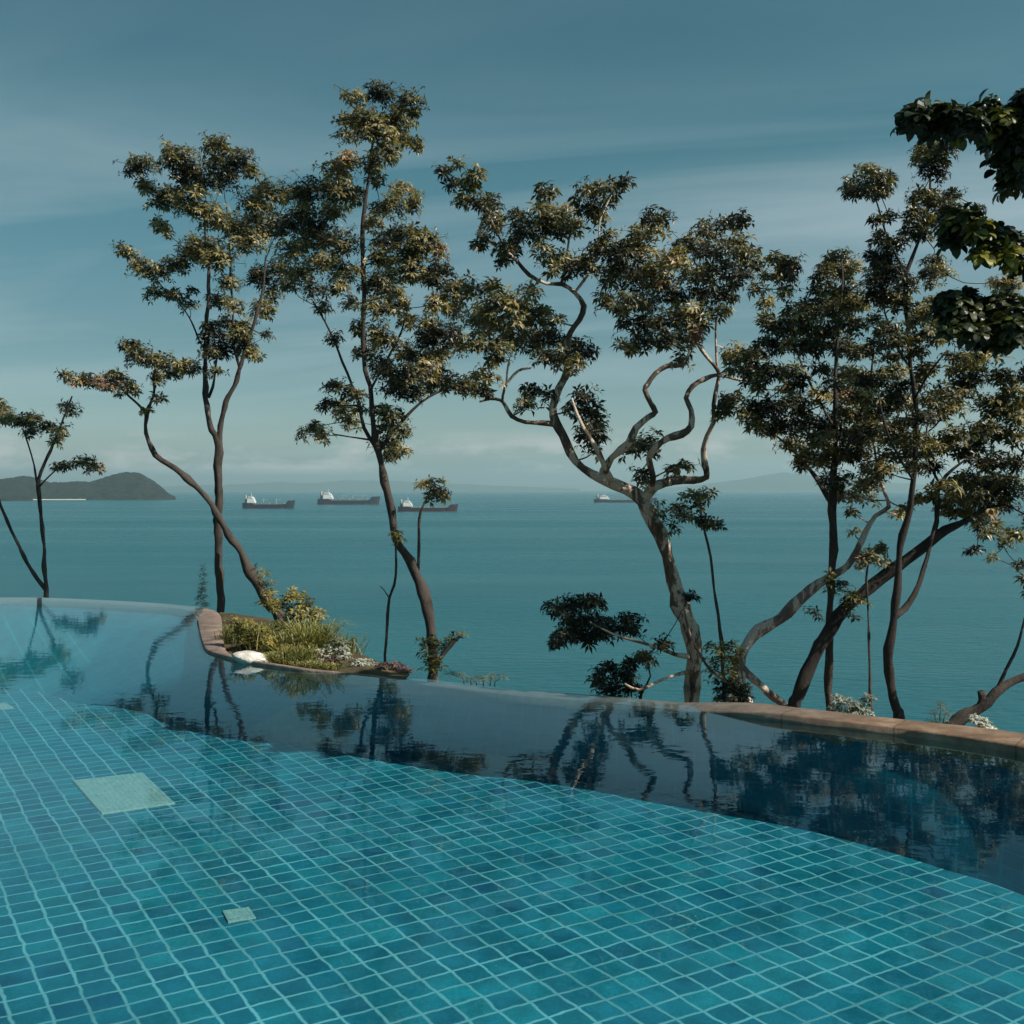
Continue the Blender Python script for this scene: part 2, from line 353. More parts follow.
# gnarled centre tree
tree('gnarled_tree', 'big gnarled tree in the centre with twisting limbs above the pool edge', 20.3,
 "692,704,8.5 693,688,8.2 694,665,8 693,645,8.4 691,628,10 684,612,9.6 676,592,8 671,567,7.4 664,545,7.2 653,523,7 643,502,7.4 636,495,6.6 626,489,6.2 603,479,5.6 584,468,5.2 570,453,4.8 561,436,4.6 554,423,4.4 552,407,3.9 559,388,3.7 568,372,3.6 566,350,3.3 570,333,3.2 579,320,3 583,306,2.8 575,293,2.6 562,284,2.5 546,284,2.2 529,275,2.1 518,262,1.9 507,251,1.6 499,236,1.3 492,220,1",
 ["553,424,3 542,423,2.7 525,422,2.5 512,416,2.4 505,405,2.2 500,400,2 489,399,1.5 479,402,1.1",
  "502,402,1.8 505,387,1.6 514,374,1.5 522,369,1.3 531,368,1", "506,388,1.3 507,372,1.1 509,360,.9",
  "561,284,1.8 565,268,1.4 567,250,1.2 570,228,1", "575,292,1.6 590,272,1.4 598,250,1.2 600,220,1 612,195,.8",
  "612,481,4,-.5 606,470,3.2,-.7 598,452,2.6,-.9 588,436,2.1,-1.1 578,415,1.5,-1.2 572,398,1,-1.2",
  "604,472,4.2,-.4 612,457,4,-.7 628,443,3.7,-.9 636,428,3.2,-1 648,417,3,-1 655,412,2.8,-1 650,402,2.5,-1 644,390,2.6,-1 648,384,2.5,-1 656,374,2.4,-1 667,366,2.2,-1 683,365,1.8,-1 690,350,1.3,-1",
  "643,503,5.5 650,490,5 660,485,4.6,.3 675,481,4.4,.5 692,480,4,.7 706,477,3.4,.8 705,465,3.1,.8 703,450,2.9,.8 707,436,2.8,.7 714,422,2.6,.6 713,405,2.3,.5 716,385,2.1,.4 718,371,2.3,.3 707,358,2,.3 696,342,1.7,.3 688,320,1.4,.3 680,290,1.1,.3",
  "648,492,4 653,478,3.4,-.3 650,460,3.1,-.6 656,448,3.2,-.8 667,438,3.4,-.9 682,434,3.2,-1 692,426,3,-1 691,410,2.7,-1 686,398,2.5,-.9 694,386,2.5,-.7 705,379,2.4,-.4 717,375,2,.1 735,379,1.4,.4 752,382,1,.5",
  "717,372,1.6,.4 716,345,1.3,.4 717,316,1.1,.4 722,290,1,.4",
  "690,657,2.6 676,654,2.2,-.5 656,647,1.9,-.8 636,641,1.5,-1.1 615,635,1.2,-1.3 590,622,1,-1.4", "689,672,2.3 674,675,1.9,-.4 658,681,1.7,-.7 640,690,1.4,-1 625,684,1,-1.1"],
 "444,171,8,7 456,162,8,4 453,183,9,5 467,184,9,9 477,174,7,7 462,202,8,8 478,201,12,8 491,206,12,11 491,224,12,10 479,245,8,7 486,238,9,8 505,249,12,9 503,260,8,6 521,218,15,10 529,232,17,10 516,237,8,8 548,192,11,8 548,207,12,9 543,217,18,11 565,216,15,10 557,229,17,8 576,227,10,9 514,250,8,9 584,196,11,9 598,188,13,8 616,186,12,8 627,181,8,5 589,208,13,8 609,201,11,7 598,217,13,9 543,248,11,8 559,259,17,9 551,268,7,6 573,268,13,8 584,259,11,8 589,270,8,7 491,288,13,9 499,303,18,11 485,314,14,9 521,303,17,11 532,290,11,6 516,320,19,11 491,328,15,9 540,314,15,11 554,320,13,8 496,346,14,8 513,341,15,11 535,339,17,13 551,339,15,10 572,340,13,8 546,357,14,9 562,355,15,10 581,352,13,9 591,352,6,5 573,366,11,8 485,376,13,9 485,389,10,7 470,288,13,8 479,324,16,12 498,357,12,8 474,345,12,8 532,391,11,9 526,404,9,9 546,396,9,8 584,396,13,8 573,409,11,9 589,410,11,10 595,423,13,9 588,430,11,7 598,439,11,9 583,436,7,7 595,451,7,6 655,216,11,7 666,215,7,5 650,231,17,8 633,240,14,9 609,238,10,7 600,250,15,9 622,254,18,12 644,251,16,13 611,273,16,11 633,279,20,14 655,273,20,14 603,299,9,8 622,303,18,11 644,303,20,13 633,324,17,9 658,320,19,12 630,346,12,9 644,341,14,9 666,341,15,9 682,314,19,14 682,340,15,9 682,359,10,6 699,320,13,11 696,336,8,8 677,259,16,12 688,246,17,11 707,233,15,11 726,224,15,9 742,219,11,7 712,251,19,11 737,248,17,11 751,259,11,10 699,273,20,11 723,270,17,11 742,276,13,9 704,292,19,10 726,292,12,11 671,292,19,11 721,309,8,8 734,352,14,9 748,360,14,9 755,373,11,9 731,369,8,6 734,399,12,7 726,407,12,8 748,412,12,9 720,418,7,5 640,443,11,7 650,436,9,8 630,451,10,6 648,450,9,6 639,472,9,7 645,482,7,6 674,469,8,7 685,466,9,6 677,478,9,5",
 bark=BARK_PALE_SUNLIT, leafpx=11, spread=22, tint=.38, seed=12, basedrop=3.2)
# low side boughs of the gnarled tree with their own dark leaves
tree('low_bough_shrub', 'dark leafy boughs hanging low over the sea, left of the gnarled trunk', 20.0,
 "640,705,1.6 642,692,1.5 634,684,1.3 625,677,1.1", ["642,692,1.3 650,676,1 646,662,.8", "634,684,1 618,686,.9 604,680,.7"],
 "559,609,15,7 573,605,12,8 592,603,13,8 581,619,17,8 603,622,12,8 562,635,13,7 557,644,8,4 584,636,15,7 600,633,12,7 630,620,12,8 631,630,9,6 614,631,8,6 663,643,8,6 644,657,10,6 608,669,15,6 625,677,13,8 600,680,9,6 611,690,15,6 633,688,9,6 630,663,7,5 690,595,7,4 573,622,12,6",
 bark=BARK_DARK, leafm=LEAF_DARK, leafpx=10.5, spread=12, tint=.45, seed=14, dens=1.5, cat='shrub', basedrop=2.5)
tree('young_sapling', 'young sapling with a thin dark stem and two flat tufts, right of the gnarled trunk', 19.6,
 "723,706,2.4 723,680,2.3 722,650,2.3 721,630,2.1 719,615,1.7 714,590,1.6 711,557,1.4 705,532,1.2 701,512,1",
 [], "690,495,11,5 704,495,11,6 677,509,11,7 686,517,9,6 712,523,9,5 701,521,8,6 698,505,8,5 720,525,5,4", leafpx=9, spread=6, tint=.4, seed=15, twigr=.6)
# light barked leaning trunk
tree('light_barked_tree', 'tree with a pale pinkish trunk leaning far right from a dark leafy stump', 19.2,
 "742,712,11 738,700,10 736,685,9 738,665,8 744,648,7 753,636,6.6 765,628,6.6 776,621,6.4 787,614,6 804,597,5.6 820,583,5.2 836,574,4.8 849,566,4.2 857,550,3.4 865,532,3 876,516,2.7 889,507,2.4 884,493,2 880,478,1.8 876,455,1.4 872,430,1.1",
 ["742,668,5 755,680,4.6 768,692,4.3 782,702,4.2 792,712,4", "731,684,2.4 712,672,1.8 700,655,1.4 690,635,1.2 684,608,1"],
 "852,512,7,5 856,532,6,4 898,515,8,5 905,508,6,4 870,500,9,6 860,486,12,7 845,476,10,6 874,471,14,8 856,454,16,9 884,455,12,8 868,440,14,8 893,438,12,8 862,425,12,8 851,497,11,6 840,492,9,7",
 bark=BARK_PINK_SUNLIT, leafpx=10, spread=18, tint=.5, seed=17, basedrop=2)
# dark leaning limb tree (next)
tree('dark_leaning_tree', 'tree with a thick dark trunk leaning right, crown spreading past the right edge', 18.4,
 "792,716,8 797,697,7.6 806,672,7.4 820,645,7.2 838,618,7.6 858,596,6.8 880,578,6.2 905,559,6 930,543,6 946,530,4.6 962,523,3.6 980,512,2.8 998,492,2.2 1015,468,1.6 1030,440,1.2",
 ["934,541,3.2 937,522,2.6,.3 937,503,2.4,.5 940,484,2,.7 953,469,1.8,.8 972,454,1.5,.8 986,430,1.2,.8 995,400,.9,.8",
  "940,484,1.4,.6 930,465,1.2,.5 925,440,1,.4 930,415,.8,.4",
  "985,508,1.6 1004,505,1.2,-.3 1020,512,1,-.5 1040,520,.8,-.7"],
 "962,382,15,9 959,370,13,8 976,377,11,8 942,393,11,7 961,396,10,7 951,407,12,9 940,411,14,9 1003,374,13,8 990,402,15,8 1012,396,15,11 1001,413,17,9 1017,420,10,11 978,429,14,9 995,432,17,8 1014,436,12,9 978,446,14,7 963,453,11,7 998,460,14,8 985,466,13,7 1014,463,10,8 962,477,13,8 976,484,13,8 992,482,14,8 1006,480,12,8 945,488,13,8 933,495,8,7 959,496,14,8 978,499,14,8 995,496,13,8 1012,493,12,8 945,507,11,7 962,511,13,7 981,513,15,7 1001,508,12,7 976,524,9,5 988,533,7,5 998,525,6,6 1014,535,11,6 1006,543,7,4 976,551,8,4 991,557,5,3 1020,565,5,3.5 1024,577,5,4 953,436,14,8 945,444,14,8 932,466,11,7 970,360,12,7 990,355,12,7 1035,400,14,12 1045,430,14,12 1040,460,14,10 1038,490,13,9 1035,520,12,8 1060,410,14,12 1065,445,14,12 1032,375,14,10",
 bark=BARK_DARK, leafpx=11, spread=20, tint=.42, seed=19, dens=1.3, basedrop=2.2)
# thin straight tree
tree('thin_straight_tree', 'thin straight trunked tree standing between the pale leaning trunk and the tall forked one', 19.0,
 "830,716,4.8 829,690,4.6 830,650,4.4 831,602,4.3 833,550,4.2 833,500,4 834,470,3.2 835,435,2.8 835,400,2.5 836,355,2 839,315,1.6 843,280,1.2 842,262,.9",
 ["833,503,3 824,491,2.8,.3 813,475,2.4,.6 804,462,1.9,.8 788,446,1.5,1 770,430,1.1,1.2 757,410,.9,1.3",
  "834,470,1.8 846,448,1.5,-.5 860,415,1.3,-.8 869,385,1.1,-1 874,350,.9,-1", "835,430,1.6 822,405,1.4,.6 806,375,1.2,.9 795,345,1,1 782,315,.8,1"],
 "840,257,13,7 834,269,17,9 851,269,11,9 820,277,9,7 823,291,15,9 845,293,17,9 812,307,18,9 837,310,18,11 859,302,13,8 795,313,13,9 779,327,13,9 804,327,17,11 829,330,18,9 851,324,14,9 765,321,9,7 768,346,13,9 790,346,17,9 815,346,15,8 840,346,17,9 861,352,14,8 754,353,13,7 776,260,11,6 790,263,13,7 770,277,9,6 784,277,13,8 757,288,8,6 765,302,8,8 741,255,9,9 784,293,8,6 751,374,14,9 768,371,15,8 790,371,14,8 757,386,11,6 795,382,14,8 820,368,12,6 784,390,10,6 759,404,14,8 776,410,15,9 793,402,14,9 757,421,12,8 768,429,15,8 787,427,17,8 809,424,17,9 801,413,12,8 818,396,12,8 793,443,14,7 806,454,14,8 803,464,8,6 815,440,17,8 820,463,13,7 845,396,15,9 856,377,17,9 844,374,12,7 840,415,15,9 856,415,16,9 831,432,15,9 851,435,17,9 834,451,16,8 852,454,14,8 837,482,9,7 824,478,7,6 830,385,10,6",
 leafpx=10, spread=26, tint=.4, seed=21, dens=1.3, basedrop=2.2)
# forked tall tree
tree('forked_tree', 'tall dark tree forking low and again high up, narrow top rising beside the big leaves', 17.6,
 "898,726,7 896,708,6 891,685,5.2 888,660,4.8 892,638,4.6 896,615,4.8 897,590,4.2 899,560,3.9 903,535,3.6 909,508,3.4 913,484,3.2 916,445,2.8 916,410,2.6 912,370,2.4 907,330,2.3 906,290,2.2 906,272,2.4 916,248,1.6 924,226,1.4 930,200,1.2 931,175,1 932,155,.8",
 ["897,617,3.6 906,609,3.4,.3 914,594,3,.4 921,577,2.6,.5 927,556,2.3,.6 934,530,2,.7 940,500,1.4,.8",
  "906,274,1.6 897,258,1.4,-.2 885,231,1.2,-.4 879,210,1,-.5 873,190,.8,-.5",
  "912,370,1.4 896,345,1.2,.5 886,318,1,.7 880,290,.8,.8", "914,400,1.3 930,372,1.1,-.5 948,350,.9,-.7",
  "913,480,1.5 898,455,1.3,-.6 885,425,1.1,-.9 878,395,.9,-1", "916,440,1.2 936,425,1,.6 950,405,.8,.8"],
 "868,171,13,7 851,185,8,7 859,190,15,7 879,183,13,11 888,178,7,6 881,194,8,6 889,216,7,6 879,219,7,5 879,238,9,6 894,244,12,7 873,257,8,6 929,152,15,11 943,150,13,10 934,168,13,10 918,155,6,8 920,196,11,8 934,199,14,8 953,194,9,6 945,208,11,8 915,216,11,10 934,219,13,8 912,232,11,8 923,236,8,6 978,207,6,4 934,260,12,5 929,274,9,8 942,271,11,8 931,285,6,4 884,257,13,8 879,271,13,10 895,274,12,10 906,285,10,9 879,293,15,11 895,299,14,9 870,283,8,8 904,305,9,8 917,310,11,6 934,302,12,6 931,313,13,7 917,321,9,6 876,321,8,8 887,330,13,8 920,335,13,8 934,338,10,7 895,343,15,8 917,352,10,6 874,347,9,8 953,357,13,6 973,357,12,6 978,349,8,5 998,283,9,6 1013,286,10,8 1004,297,9,5 873,382,17,10 865,396,16,9 890,371,14,7 879,410,17,11 895,396,14,9 906,404,15,9 870,432,17,11 890,429,15,9 917,382,9,7 929,368,13,6 904,424,15,8 917,440,15,8 906,454,13,9 917,465,11,7 931,449,13,8 923,418,12,8 930,398,11,8 900,385,9,7 920,496,7,5 884,471,13,8 870,484,12,7 938,325,10,6 890,356,10,6 950,335,9,5",
 bark=BARK_DARK, leafpx=9.5, spread=24, tint=.44, seed=23, dens=1.3, basedrop=2.2)
tree('thin_pole_sapling', 'very thin straight sapling just left of the forked trunk, with a small leafy top', 18.2,
 "872,726,2 871,712,1.9 870,690,1.4 869,650,1.3 868,610,1.2 866,580,1.1 868,565,1", [],
 "868,556,10,8 877,549,9,6 882,562,7,5 860,562,6,5", leafpx=8, spread=4, tint=.72, seed=25, twigr=.5, leafm=LEAF)
# low leaning trunk at right edge
tree('low_leaning_trunk', 'low crooked trunk with a cut stub leaning out of the frame at the right edge', 16.6,
 "944,740,8 952,727,7 963,717,6.5 975,711,6.2 986,702,6 995,692,5 1010,684,4.6 1025,678,4.2 1045,668,3.6 1070,650,3 1095,620,2.4 1110,580,1.8",
 ["978,708,4.4 981,700,4.2 981,691,4", "996,694,3.4 1003,680,2.4 1010,664,1.8 1017,646,1.5 1022,628,1.2 1030,600,1"],
 "1040,590,14,9 1060,580,15,10 1100,560,18,12 1120,580,18,12 1080,600,14,9 1045,610,9,6",
 bark=BARK, leafpx=10, spread=10, tint=.42, seed=27, basedrop=1.8)
# near broad leaved tree on the right
tree('broad_leaved_tree', 'broad dark leaved tree reaching in from the right edge, nearest of all the trees', 9.0,
 "1420,800,16 1410,700,14 1395,600,13 1385,500,12 1370,400,11 1340,330,9 1310,280,7 1280,230,5 1240,180,4",
 ["1340,330,6 1260,280,5,0 1170,210,3.4,0 1090,158,2.4,-.1 1030,134,1.7,-.1 985,124,1.2,-.1 945,116,.9,-.1 925,113,.7,-.1",
  "1350,350,6 1250,310,4.5,0 1150,285,2.8,0 1070,258,2,-.1 1015,243,1.4,-.1 980,236,1.1,-.1 955,226,.8,-.1",
  "1355,380,6 1240,360,4.5,0 1130,345,2.8,0 1050,330,2,-.1 1000,322,1.4,-.1 965,312,1,-.1"],
 "917,111,13,7 912,121,12,8 928,119,14,9 945,111,12,6 934,133,11,6 959,121,13,8 977,116,12,7 956,133,9,6 970,129,10,7 989,106,11,5 1004,121,12,9 1020,112,11,11 998,141,13,9 1014,143,13,11 1003,163,11,9 1017,163,11,13 1013,183,9,8 990,130,11,7 1030,100,12,10 "
 "956,220,13,7 966,216,8,6 951,230,9,6 952,242,5,7 978,232,11,8 996,238,14,9 990,246,11,8 1014,244,13,9 981,256,8,6 1008,257,13,8 1020,268,9,6 "
 "951,301,11,7 945,312,11,7 969,299,13,7 962,317,15,9 984,313,16,11 953,330,9,7 1006,306,15,9 990,332,15,8 1009,327,13,11 992,348,9,7 1017,345,11,8 973,335,11,6 "
 "1045,120,16,12 1060,150,16,12 1040,180,14,12 1080,130,16,14 1100,170,18,14 1045,250,14,10 1070,260,16,12 1100,280,18,12 1045,320,16,12 1075,335,18,12 1110,350,20,14 1150,290,22,16 1200,300,26,18 1180,350,26,18 1260,330,28,20",
 bark=BARK_DARK, leafm=LEAF_BIG, leafpx=17, spread=16, tint=.35, seed=29, fn=broad_leaf, wr=.62, count=6, droop=.25, basedrop=1.5, dens=2.1, tv=.22, twigr=1.0)

# ------------------------------------------------------------------ pool geometry
PAIRS = parse("""-420,622,-420,650 -300,606,-300,640 -150,600,-150,655 0,599,-60,684 60,600,-20,686 130,604,10,688 175,607,30,690 192,611,45,693
197,620,60,698 199,632,75,703 202,643,95,705 207,652,120,708 228,659,150,713 250,664,180,721 300,671,240,733 345,674,300,743 400,680,376,754 510,693,500,768 600,700,600,784
700,711,705,804 760,719,780,822 860,731,868,845 940,741,940,868 1024,755,1012,891 1150,782,1130,945 1350,830,1300,1040 1700,930,1600,1240""")
D = .80; SH = .12
rim_in = [onz(a, b) for a, b, c, d in PAIRS]
base = [onz(c, d, -D) for a, b, c, d in PAIRS]
def resample(ps, k=6):
    out = []
    n = len(ps)
    for i in range(n - 1):
        p0, p1, p2, p3 = ps[max(i - 1, 0)], ps[i], ps[i + 1], ps[min(i + 2, n - 1)]
        for j in range(k):
            t = j / k; t2 = t * t; t3 = t2 * t
            out.append(0.5 * ((2 * p1) + (p2 - p0) * t + (2 * p0 - 5 * p1 + 4 * p2 - p3) * t2 + (3 * p1 - p0 - 3 * p2 + p3) * t3))
    out.append(ps[-1]); return out
rim_s = resample(rim_in); base_s = resample(base)
y_near = 1.6
close_in = [Vector((rim_s[-1].x + .3, y_near, 0)), Vector((rim_s[0].x - 2, y_near, 0)), Vector((rim_s[0].x - 2, rim_s[0].y - 2, 0))]

TH = math.atan((-150 - 512) / F)        # tile direction A
S = .181
def tile_material(name, wall=False, light=False):
    m, nt = mat(name)
    if wall:
        co = N(nt, 'ShaderNodeUVMap').outputs[0]
    else:
        c0 = onz(709.5, 968.5, -D); rx = c0.x * math.cos(TH) - c0.y * math.sin(TH); ry = c0.x * math.sin(TH) + c0.y * math.cos(TH)
        co = coords(nt, 'Object', rot=(0, 0, TH), loc=(-(rx % S), -(ry % S), 0))
    # ripple wobble of light bent by the water, put into the tile coordinates
    nz = N(nt, 'ShaderNodeTexNoise'); nz.inputs['Scale'].default_value = 2.3; nz.inputs['Detail'].default_value = 2
    L(nt, co, nz.inputs['Vector'])
    v1 = N(nt, 'ShaderNodeVectorMath', operation='SUBTRACT'); L(nt, nz.outputs['Color'], v1.inputs[0]); v1.inputs[1].default_value = (.5, .5, .5)
    v2 = N(nt, 'ShaderNodeVectorMath', operation='SCALE'); L(nt, v1.outputs[0], v2.inputs[0]); v2.inputs['Scale'].default_value = .04
    nz2 = N(nt, 'ShaderNodeTexNoise'); nz2.inputs['Scale'].default_value = 8.5; nz2.inputs['Detail'].default_value = 3
    L(nt, co, nz2.inputs['Vector'])
    w1_ = N(nt, 'ShaderNodeVectorMath', operation='SUBTRACT'); L(nt, nz2.outputs['Color'], w1_.inputs[0]); w1_.inputs[1].default_value = (.5, .5, .5)
    w2_ = N(nt, 'ShaderNodeVectorMath', operation='SCALE'); L(nt, w1_.outputs[0], w2_.inputs[0]); w2_.inputs['Scale'].default_value = .032
    w3_ = N(nt, 'ShaderNodeVectorMath', operation='ADD'); L(nt, v2.outputs[0], w3_.inputs[0]); L(nt, w2_.outputs[0], w3_.inputs[1])
    v3 = N(nt, 'ShaderNodeVectorMath', operation='ADD'); L(nt, co, v3.inputs[0]); L(nt, w3_.outputs[0], v3.inputs[1])
    v4 = N(nt, 'ShaderNodeVectorMath', operation='SCALE'); L(nt, v3.outputs[0], v4.inputs[0]); v4.inputs['Scale'].default_value = 1 / S
    vf = N(nt, 'ShaderNodeVectorMath', operation='FLOOR'); L(nt, v4.outputs[0], vf.inputs[0])
    vr = N(nt, 'ShaderNodeVectorMath', operation='FRACTION'); L(nt, v4.outputs[0], vr.inputs[0])
    sp = N(nt, 'ShaderNodeSeparateXYZ'); L(nt, vr.outputs[0], sp.inputs[0])
    def edge(o):
        a = math_(nt, 'SUBTRACT', o, .5); a = math_(nt, 'ABSOLUTE', a); return a
    ex, ey = edge(sp.outputs[0]), edge(sp.outputs[1])
    e = math_(nt, 'MAXIMUM', ex, ey)
    if wall:
        e = math_(nt, 'MAXIMUM', ex, math_(nt, 'MULTIPLY', ey, .98))
    g = ramp(nt, [(.43, 0.0), (.475, 1.0)], e)
    cell = N(nt, 'ShaderNodeSeparateXYZ'); L(nt, vf.outputs[0], cell.inputs[0])
    cb = N(nt, 'ShaderNodeCombineXYZ'); L(nt, cell.outputs[0], cb.inputs[0]); L(nt, cell.outputs[1], cb.inputs[1])
    wn = N(nt, 'ShaderNodeTexWhiteNoise'); wn.noise_dimensions = '2D'; L(nt, cb.outputs[0], wn.inputs[0])
    big = noise_tex(nt, co, .8, 3)
    fine = noise_tex(nt, co, 55, 3, .7)
    fac = math_(nt, 'ADD', math_(nt, 'MULTIPLY', wn.outputs['Value'], .62), math_(nt, 'MULTIPLY', big, .55))
    if wall:
        c = ramp(nt, [(.2, (.002, .075, .12)), (.9, (.004, .105, .155))], fac); gc = (.008, .14, .19)
    elif light:
        c = ramp(nt, [(.2, (.03, .19, .22)), (.9, (.06, .27, .29))], fac); gc = (.14, .42, .43)
    else:
        c = ramp(nt, [(.08, (.002, .034, .09)), (.2, (.003, .062, .118)), (.3, (.004, .092, .142)), (.7, (.005, .12, .165)), (1, (.008, .155, .195))], fac)
        gc = (.10, .30, .35)
    c = mixc(nt, .8, c, ramp(nt, [(.3, .7), (.7, 1.3)], fine), 'MULTIPLY')
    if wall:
        sa_ = N(nt, 'ShaderNodeAttribute'); sa_.attribute_name = 'pale_patch'; sf = sa_.outputs['Fac']
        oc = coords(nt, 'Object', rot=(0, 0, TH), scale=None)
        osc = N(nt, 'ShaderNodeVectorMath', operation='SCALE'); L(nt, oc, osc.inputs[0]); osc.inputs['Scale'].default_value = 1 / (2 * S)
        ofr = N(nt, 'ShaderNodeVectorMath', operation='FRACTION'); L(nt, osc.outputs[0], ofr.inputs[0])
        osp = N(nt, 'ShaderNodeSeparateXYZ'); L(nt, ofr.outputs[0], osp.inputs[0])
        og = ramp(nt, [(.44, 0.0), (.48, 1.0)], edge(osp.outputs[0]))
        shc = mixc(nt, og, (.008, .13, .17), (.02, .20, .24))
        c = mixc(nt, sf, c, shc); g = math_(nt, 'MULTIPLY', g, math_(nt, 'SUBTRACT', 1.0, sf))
    c = mixc(nt, 1.0, c, ramp(nt, [(.3, .72), (.5, 1.05), (.7, 1.4)], noise_tex(nt, co, 3.1, 5, .65)), 'MULTIPLY')
    gvar = noise_tex(nt, co, 1.7, 3)
    gcol = mixc(nt, 1.0, gc, ramp(nt, [(.3, .72), (.7, 1.25)], gvar), 'MULTIPLY')
    c = mixc(nt, g, c, gcol)
    principled(nt, c, .35, .3); return m
TILE = tile_material("pool_tile"); TILE_WALL = tile_material("pool_wall_tile", wall=True); TILE_LIGHT = tile_material("pale_tile", light=True)

def fill(mb, pts, mi=0):
    tris = tessellate_polygon([pts])
    b = []
    for t in tris:
        a, c, d = (pts[i] for i in t)
        if (c - a).cross(d - a).z < 0: t = (t[0], t[2], t[1])
        b.append(t)
    mb.add([p.copy() for p in pts], b, mi)

# floor
fl = MB(); pts = list(base_s) + [Vector((p.x, p.y, -D)) for p in close_in]
fill(fl, pts); o = fl.build('pool_floor', TILE); tag(o, kind='structure')
# walls with UV
def ribbon(name, rows, mats, uvscale=None, kind='structure', smooth=True, ring=False):
    n = len(rows[0]); vs = []; fs = []
    for r in rows: vs += r
    for j in range(len(rows) - 1):
        for i in range(n - 1):
            fs.append((j * n + i, j * n + i + 1, (j + 1) * n + i + 1, (j + 1) * n + i))
    me = bpy.data.meshes.new(name); me.from_pydata([tuple(v) for v in vs], [], fs)
    me.materials.append(mats)
    uv = me.uv_layers.new(name='UVMap')
    arc = [0]
    for i in range(1, n): arc.append(arc[-1] + (rows[0][i] - rows[0][i - 1]).length)
    hh = [0]
    for j in range(1, len(rows)): hh.append(hh[-1] + (rows[j][n // 2] - rows[j - 1][n // 2]).length)
    for p in me.polygons:
        for li in p.loop_indices:
            vi = me.loops[li].vertex_index
            uv.data[li].uv = (arc[vi % n], hh[vi // n])
    if smooth: me.polygons.foreach_set('use_smooth', [True] * len(fs))
    me.update(); o = bpy.data.objects.new(name, me); col.objects.link(o)
    if kind: o['kind'] = kind
    return o
wall_top = [Vector((p.x, p.y, -.086)) for p in rim_s]
wall_low = [Vector((p.x, p.y, -.13)) for p in rim_s]
PALE_PATCH = parse("-430,640 -300,626 -230,618 -120,611.5 -40,611 0,612.5 30,615.5 60,621 82,628 98,637 102,646 97,655 84,668 70,684 40,700 -10,700 -60,700 -160,700 -430,700")
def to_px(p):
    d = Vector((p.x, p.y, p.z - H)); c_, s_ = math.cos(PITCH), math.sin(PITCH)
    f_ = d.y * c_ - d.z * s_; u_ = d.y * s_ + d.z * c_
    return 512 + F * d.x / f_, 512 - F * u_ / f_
def pale_patch_amt(p):  # soft-edged paler patch mixed into the wall tile colour, no separate geometry
    x, y = to_px(p); ins = False; dm = 1e9; n = len(PALE_PATCH)
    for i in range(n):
        x1, y1 = PALE_PATCH[i]; x2, y2 = PALE_PATCH[(i + 1) % n]
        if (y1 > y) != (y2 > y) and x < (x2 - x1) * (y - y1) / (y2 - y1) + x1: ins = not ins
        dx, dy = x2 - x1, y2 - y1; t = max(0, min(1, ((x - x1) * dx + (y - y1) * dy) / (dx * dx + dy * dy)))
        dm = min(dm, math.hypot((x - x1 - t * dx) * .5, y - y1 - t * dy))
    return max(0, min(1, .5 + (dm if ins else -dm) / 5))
NR = 40
fine_i = [p0 + (p1 - p0) * (k / 5) for p0, p1 in zip(wall_low, wall_low[1:]) for k in range(5)] + [wall_low[-1]]
fine_b = [p0 + (p1 - p0) * (k / 5) for p0, p1 in zip(base_s, base_s[1:]) for k in range(5)] + [base_s[-1]]
fine_t = [p0 + (p1 - p0) * (k / 5) for p0, p1 in zip(wall_top, wall_top[1:]) for k in range(5)] + [wall_top[-1]]
wrows = [fine_t] + [[a + (b - a) * (k / NR) for a, b in zip(fine_i, fine_b)] for k in range(NR + 1)]
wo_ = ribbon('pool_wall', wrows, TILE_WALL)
sa = wo_.data.attributes.new('pale_patch', 'FLOAT', 'POINT')
sa.data.foreach_set('value', [pale_patch_amt(v.co) if v.co.x < -3 else 0.0 for v in wo_.data.vertices])
cl2 = [rim_s[-1]] + close_in + [rim_s[0]]
ribbon('pool_wall', [[Vector((p.x, p.y, .06)) for p in cl2], [Vector((p.x, p.y, -D)) for p in [base_s[-1]] + close_in + [base_s[0]]]], TILE_WALL, smooth=False)
# pale stone squares set in the floor
m, nt = mat("drain_cover_stone")
co = coords(nt, 'Object', rot=(0, 0, TH)); n_ = noise_tex(nt, co, 9, 5, .7); n2_ = noise_tex(nt, co, 42, 4, .75)
c_ = ramp(nt, [(.3, (.13, .27, .28)), (.7, (.21, .36, .35))], n_)
c_ = mixc(nt, .9, c_, ramp(nt, [(.35, .7), (.65, 1.25)], n2_), 'MULTIPLY')
sc_ = N(nt, 'ShaderNodeVectorMath', operation='SCALE'); L(nt, co, sc_.inputs[0]); sc_.inputs['Scale'].default_value = 22
fr_ = N(nt, 'ShaderNodeVectorMath', operation='FRACTION'); L(nt, sc_.outputs[0], fr_.inputs[0])
sp_ = N(nt, 'ShaderNodeSeparateXYZ'); L(nt, fr_.outputs[0], sp_.inputs[0])
gx_ = math_(nt, 'MINIMUM', sp_.outputs[0], sp_.outputs[1])
c_ = mixc(nt, 1.0, c_, ramp(nt, [(.06, .72), (.14, 1.0)], gx_), 'MULTIPLY')
principled(nt, c_, .6, .3); STONE_IN = m
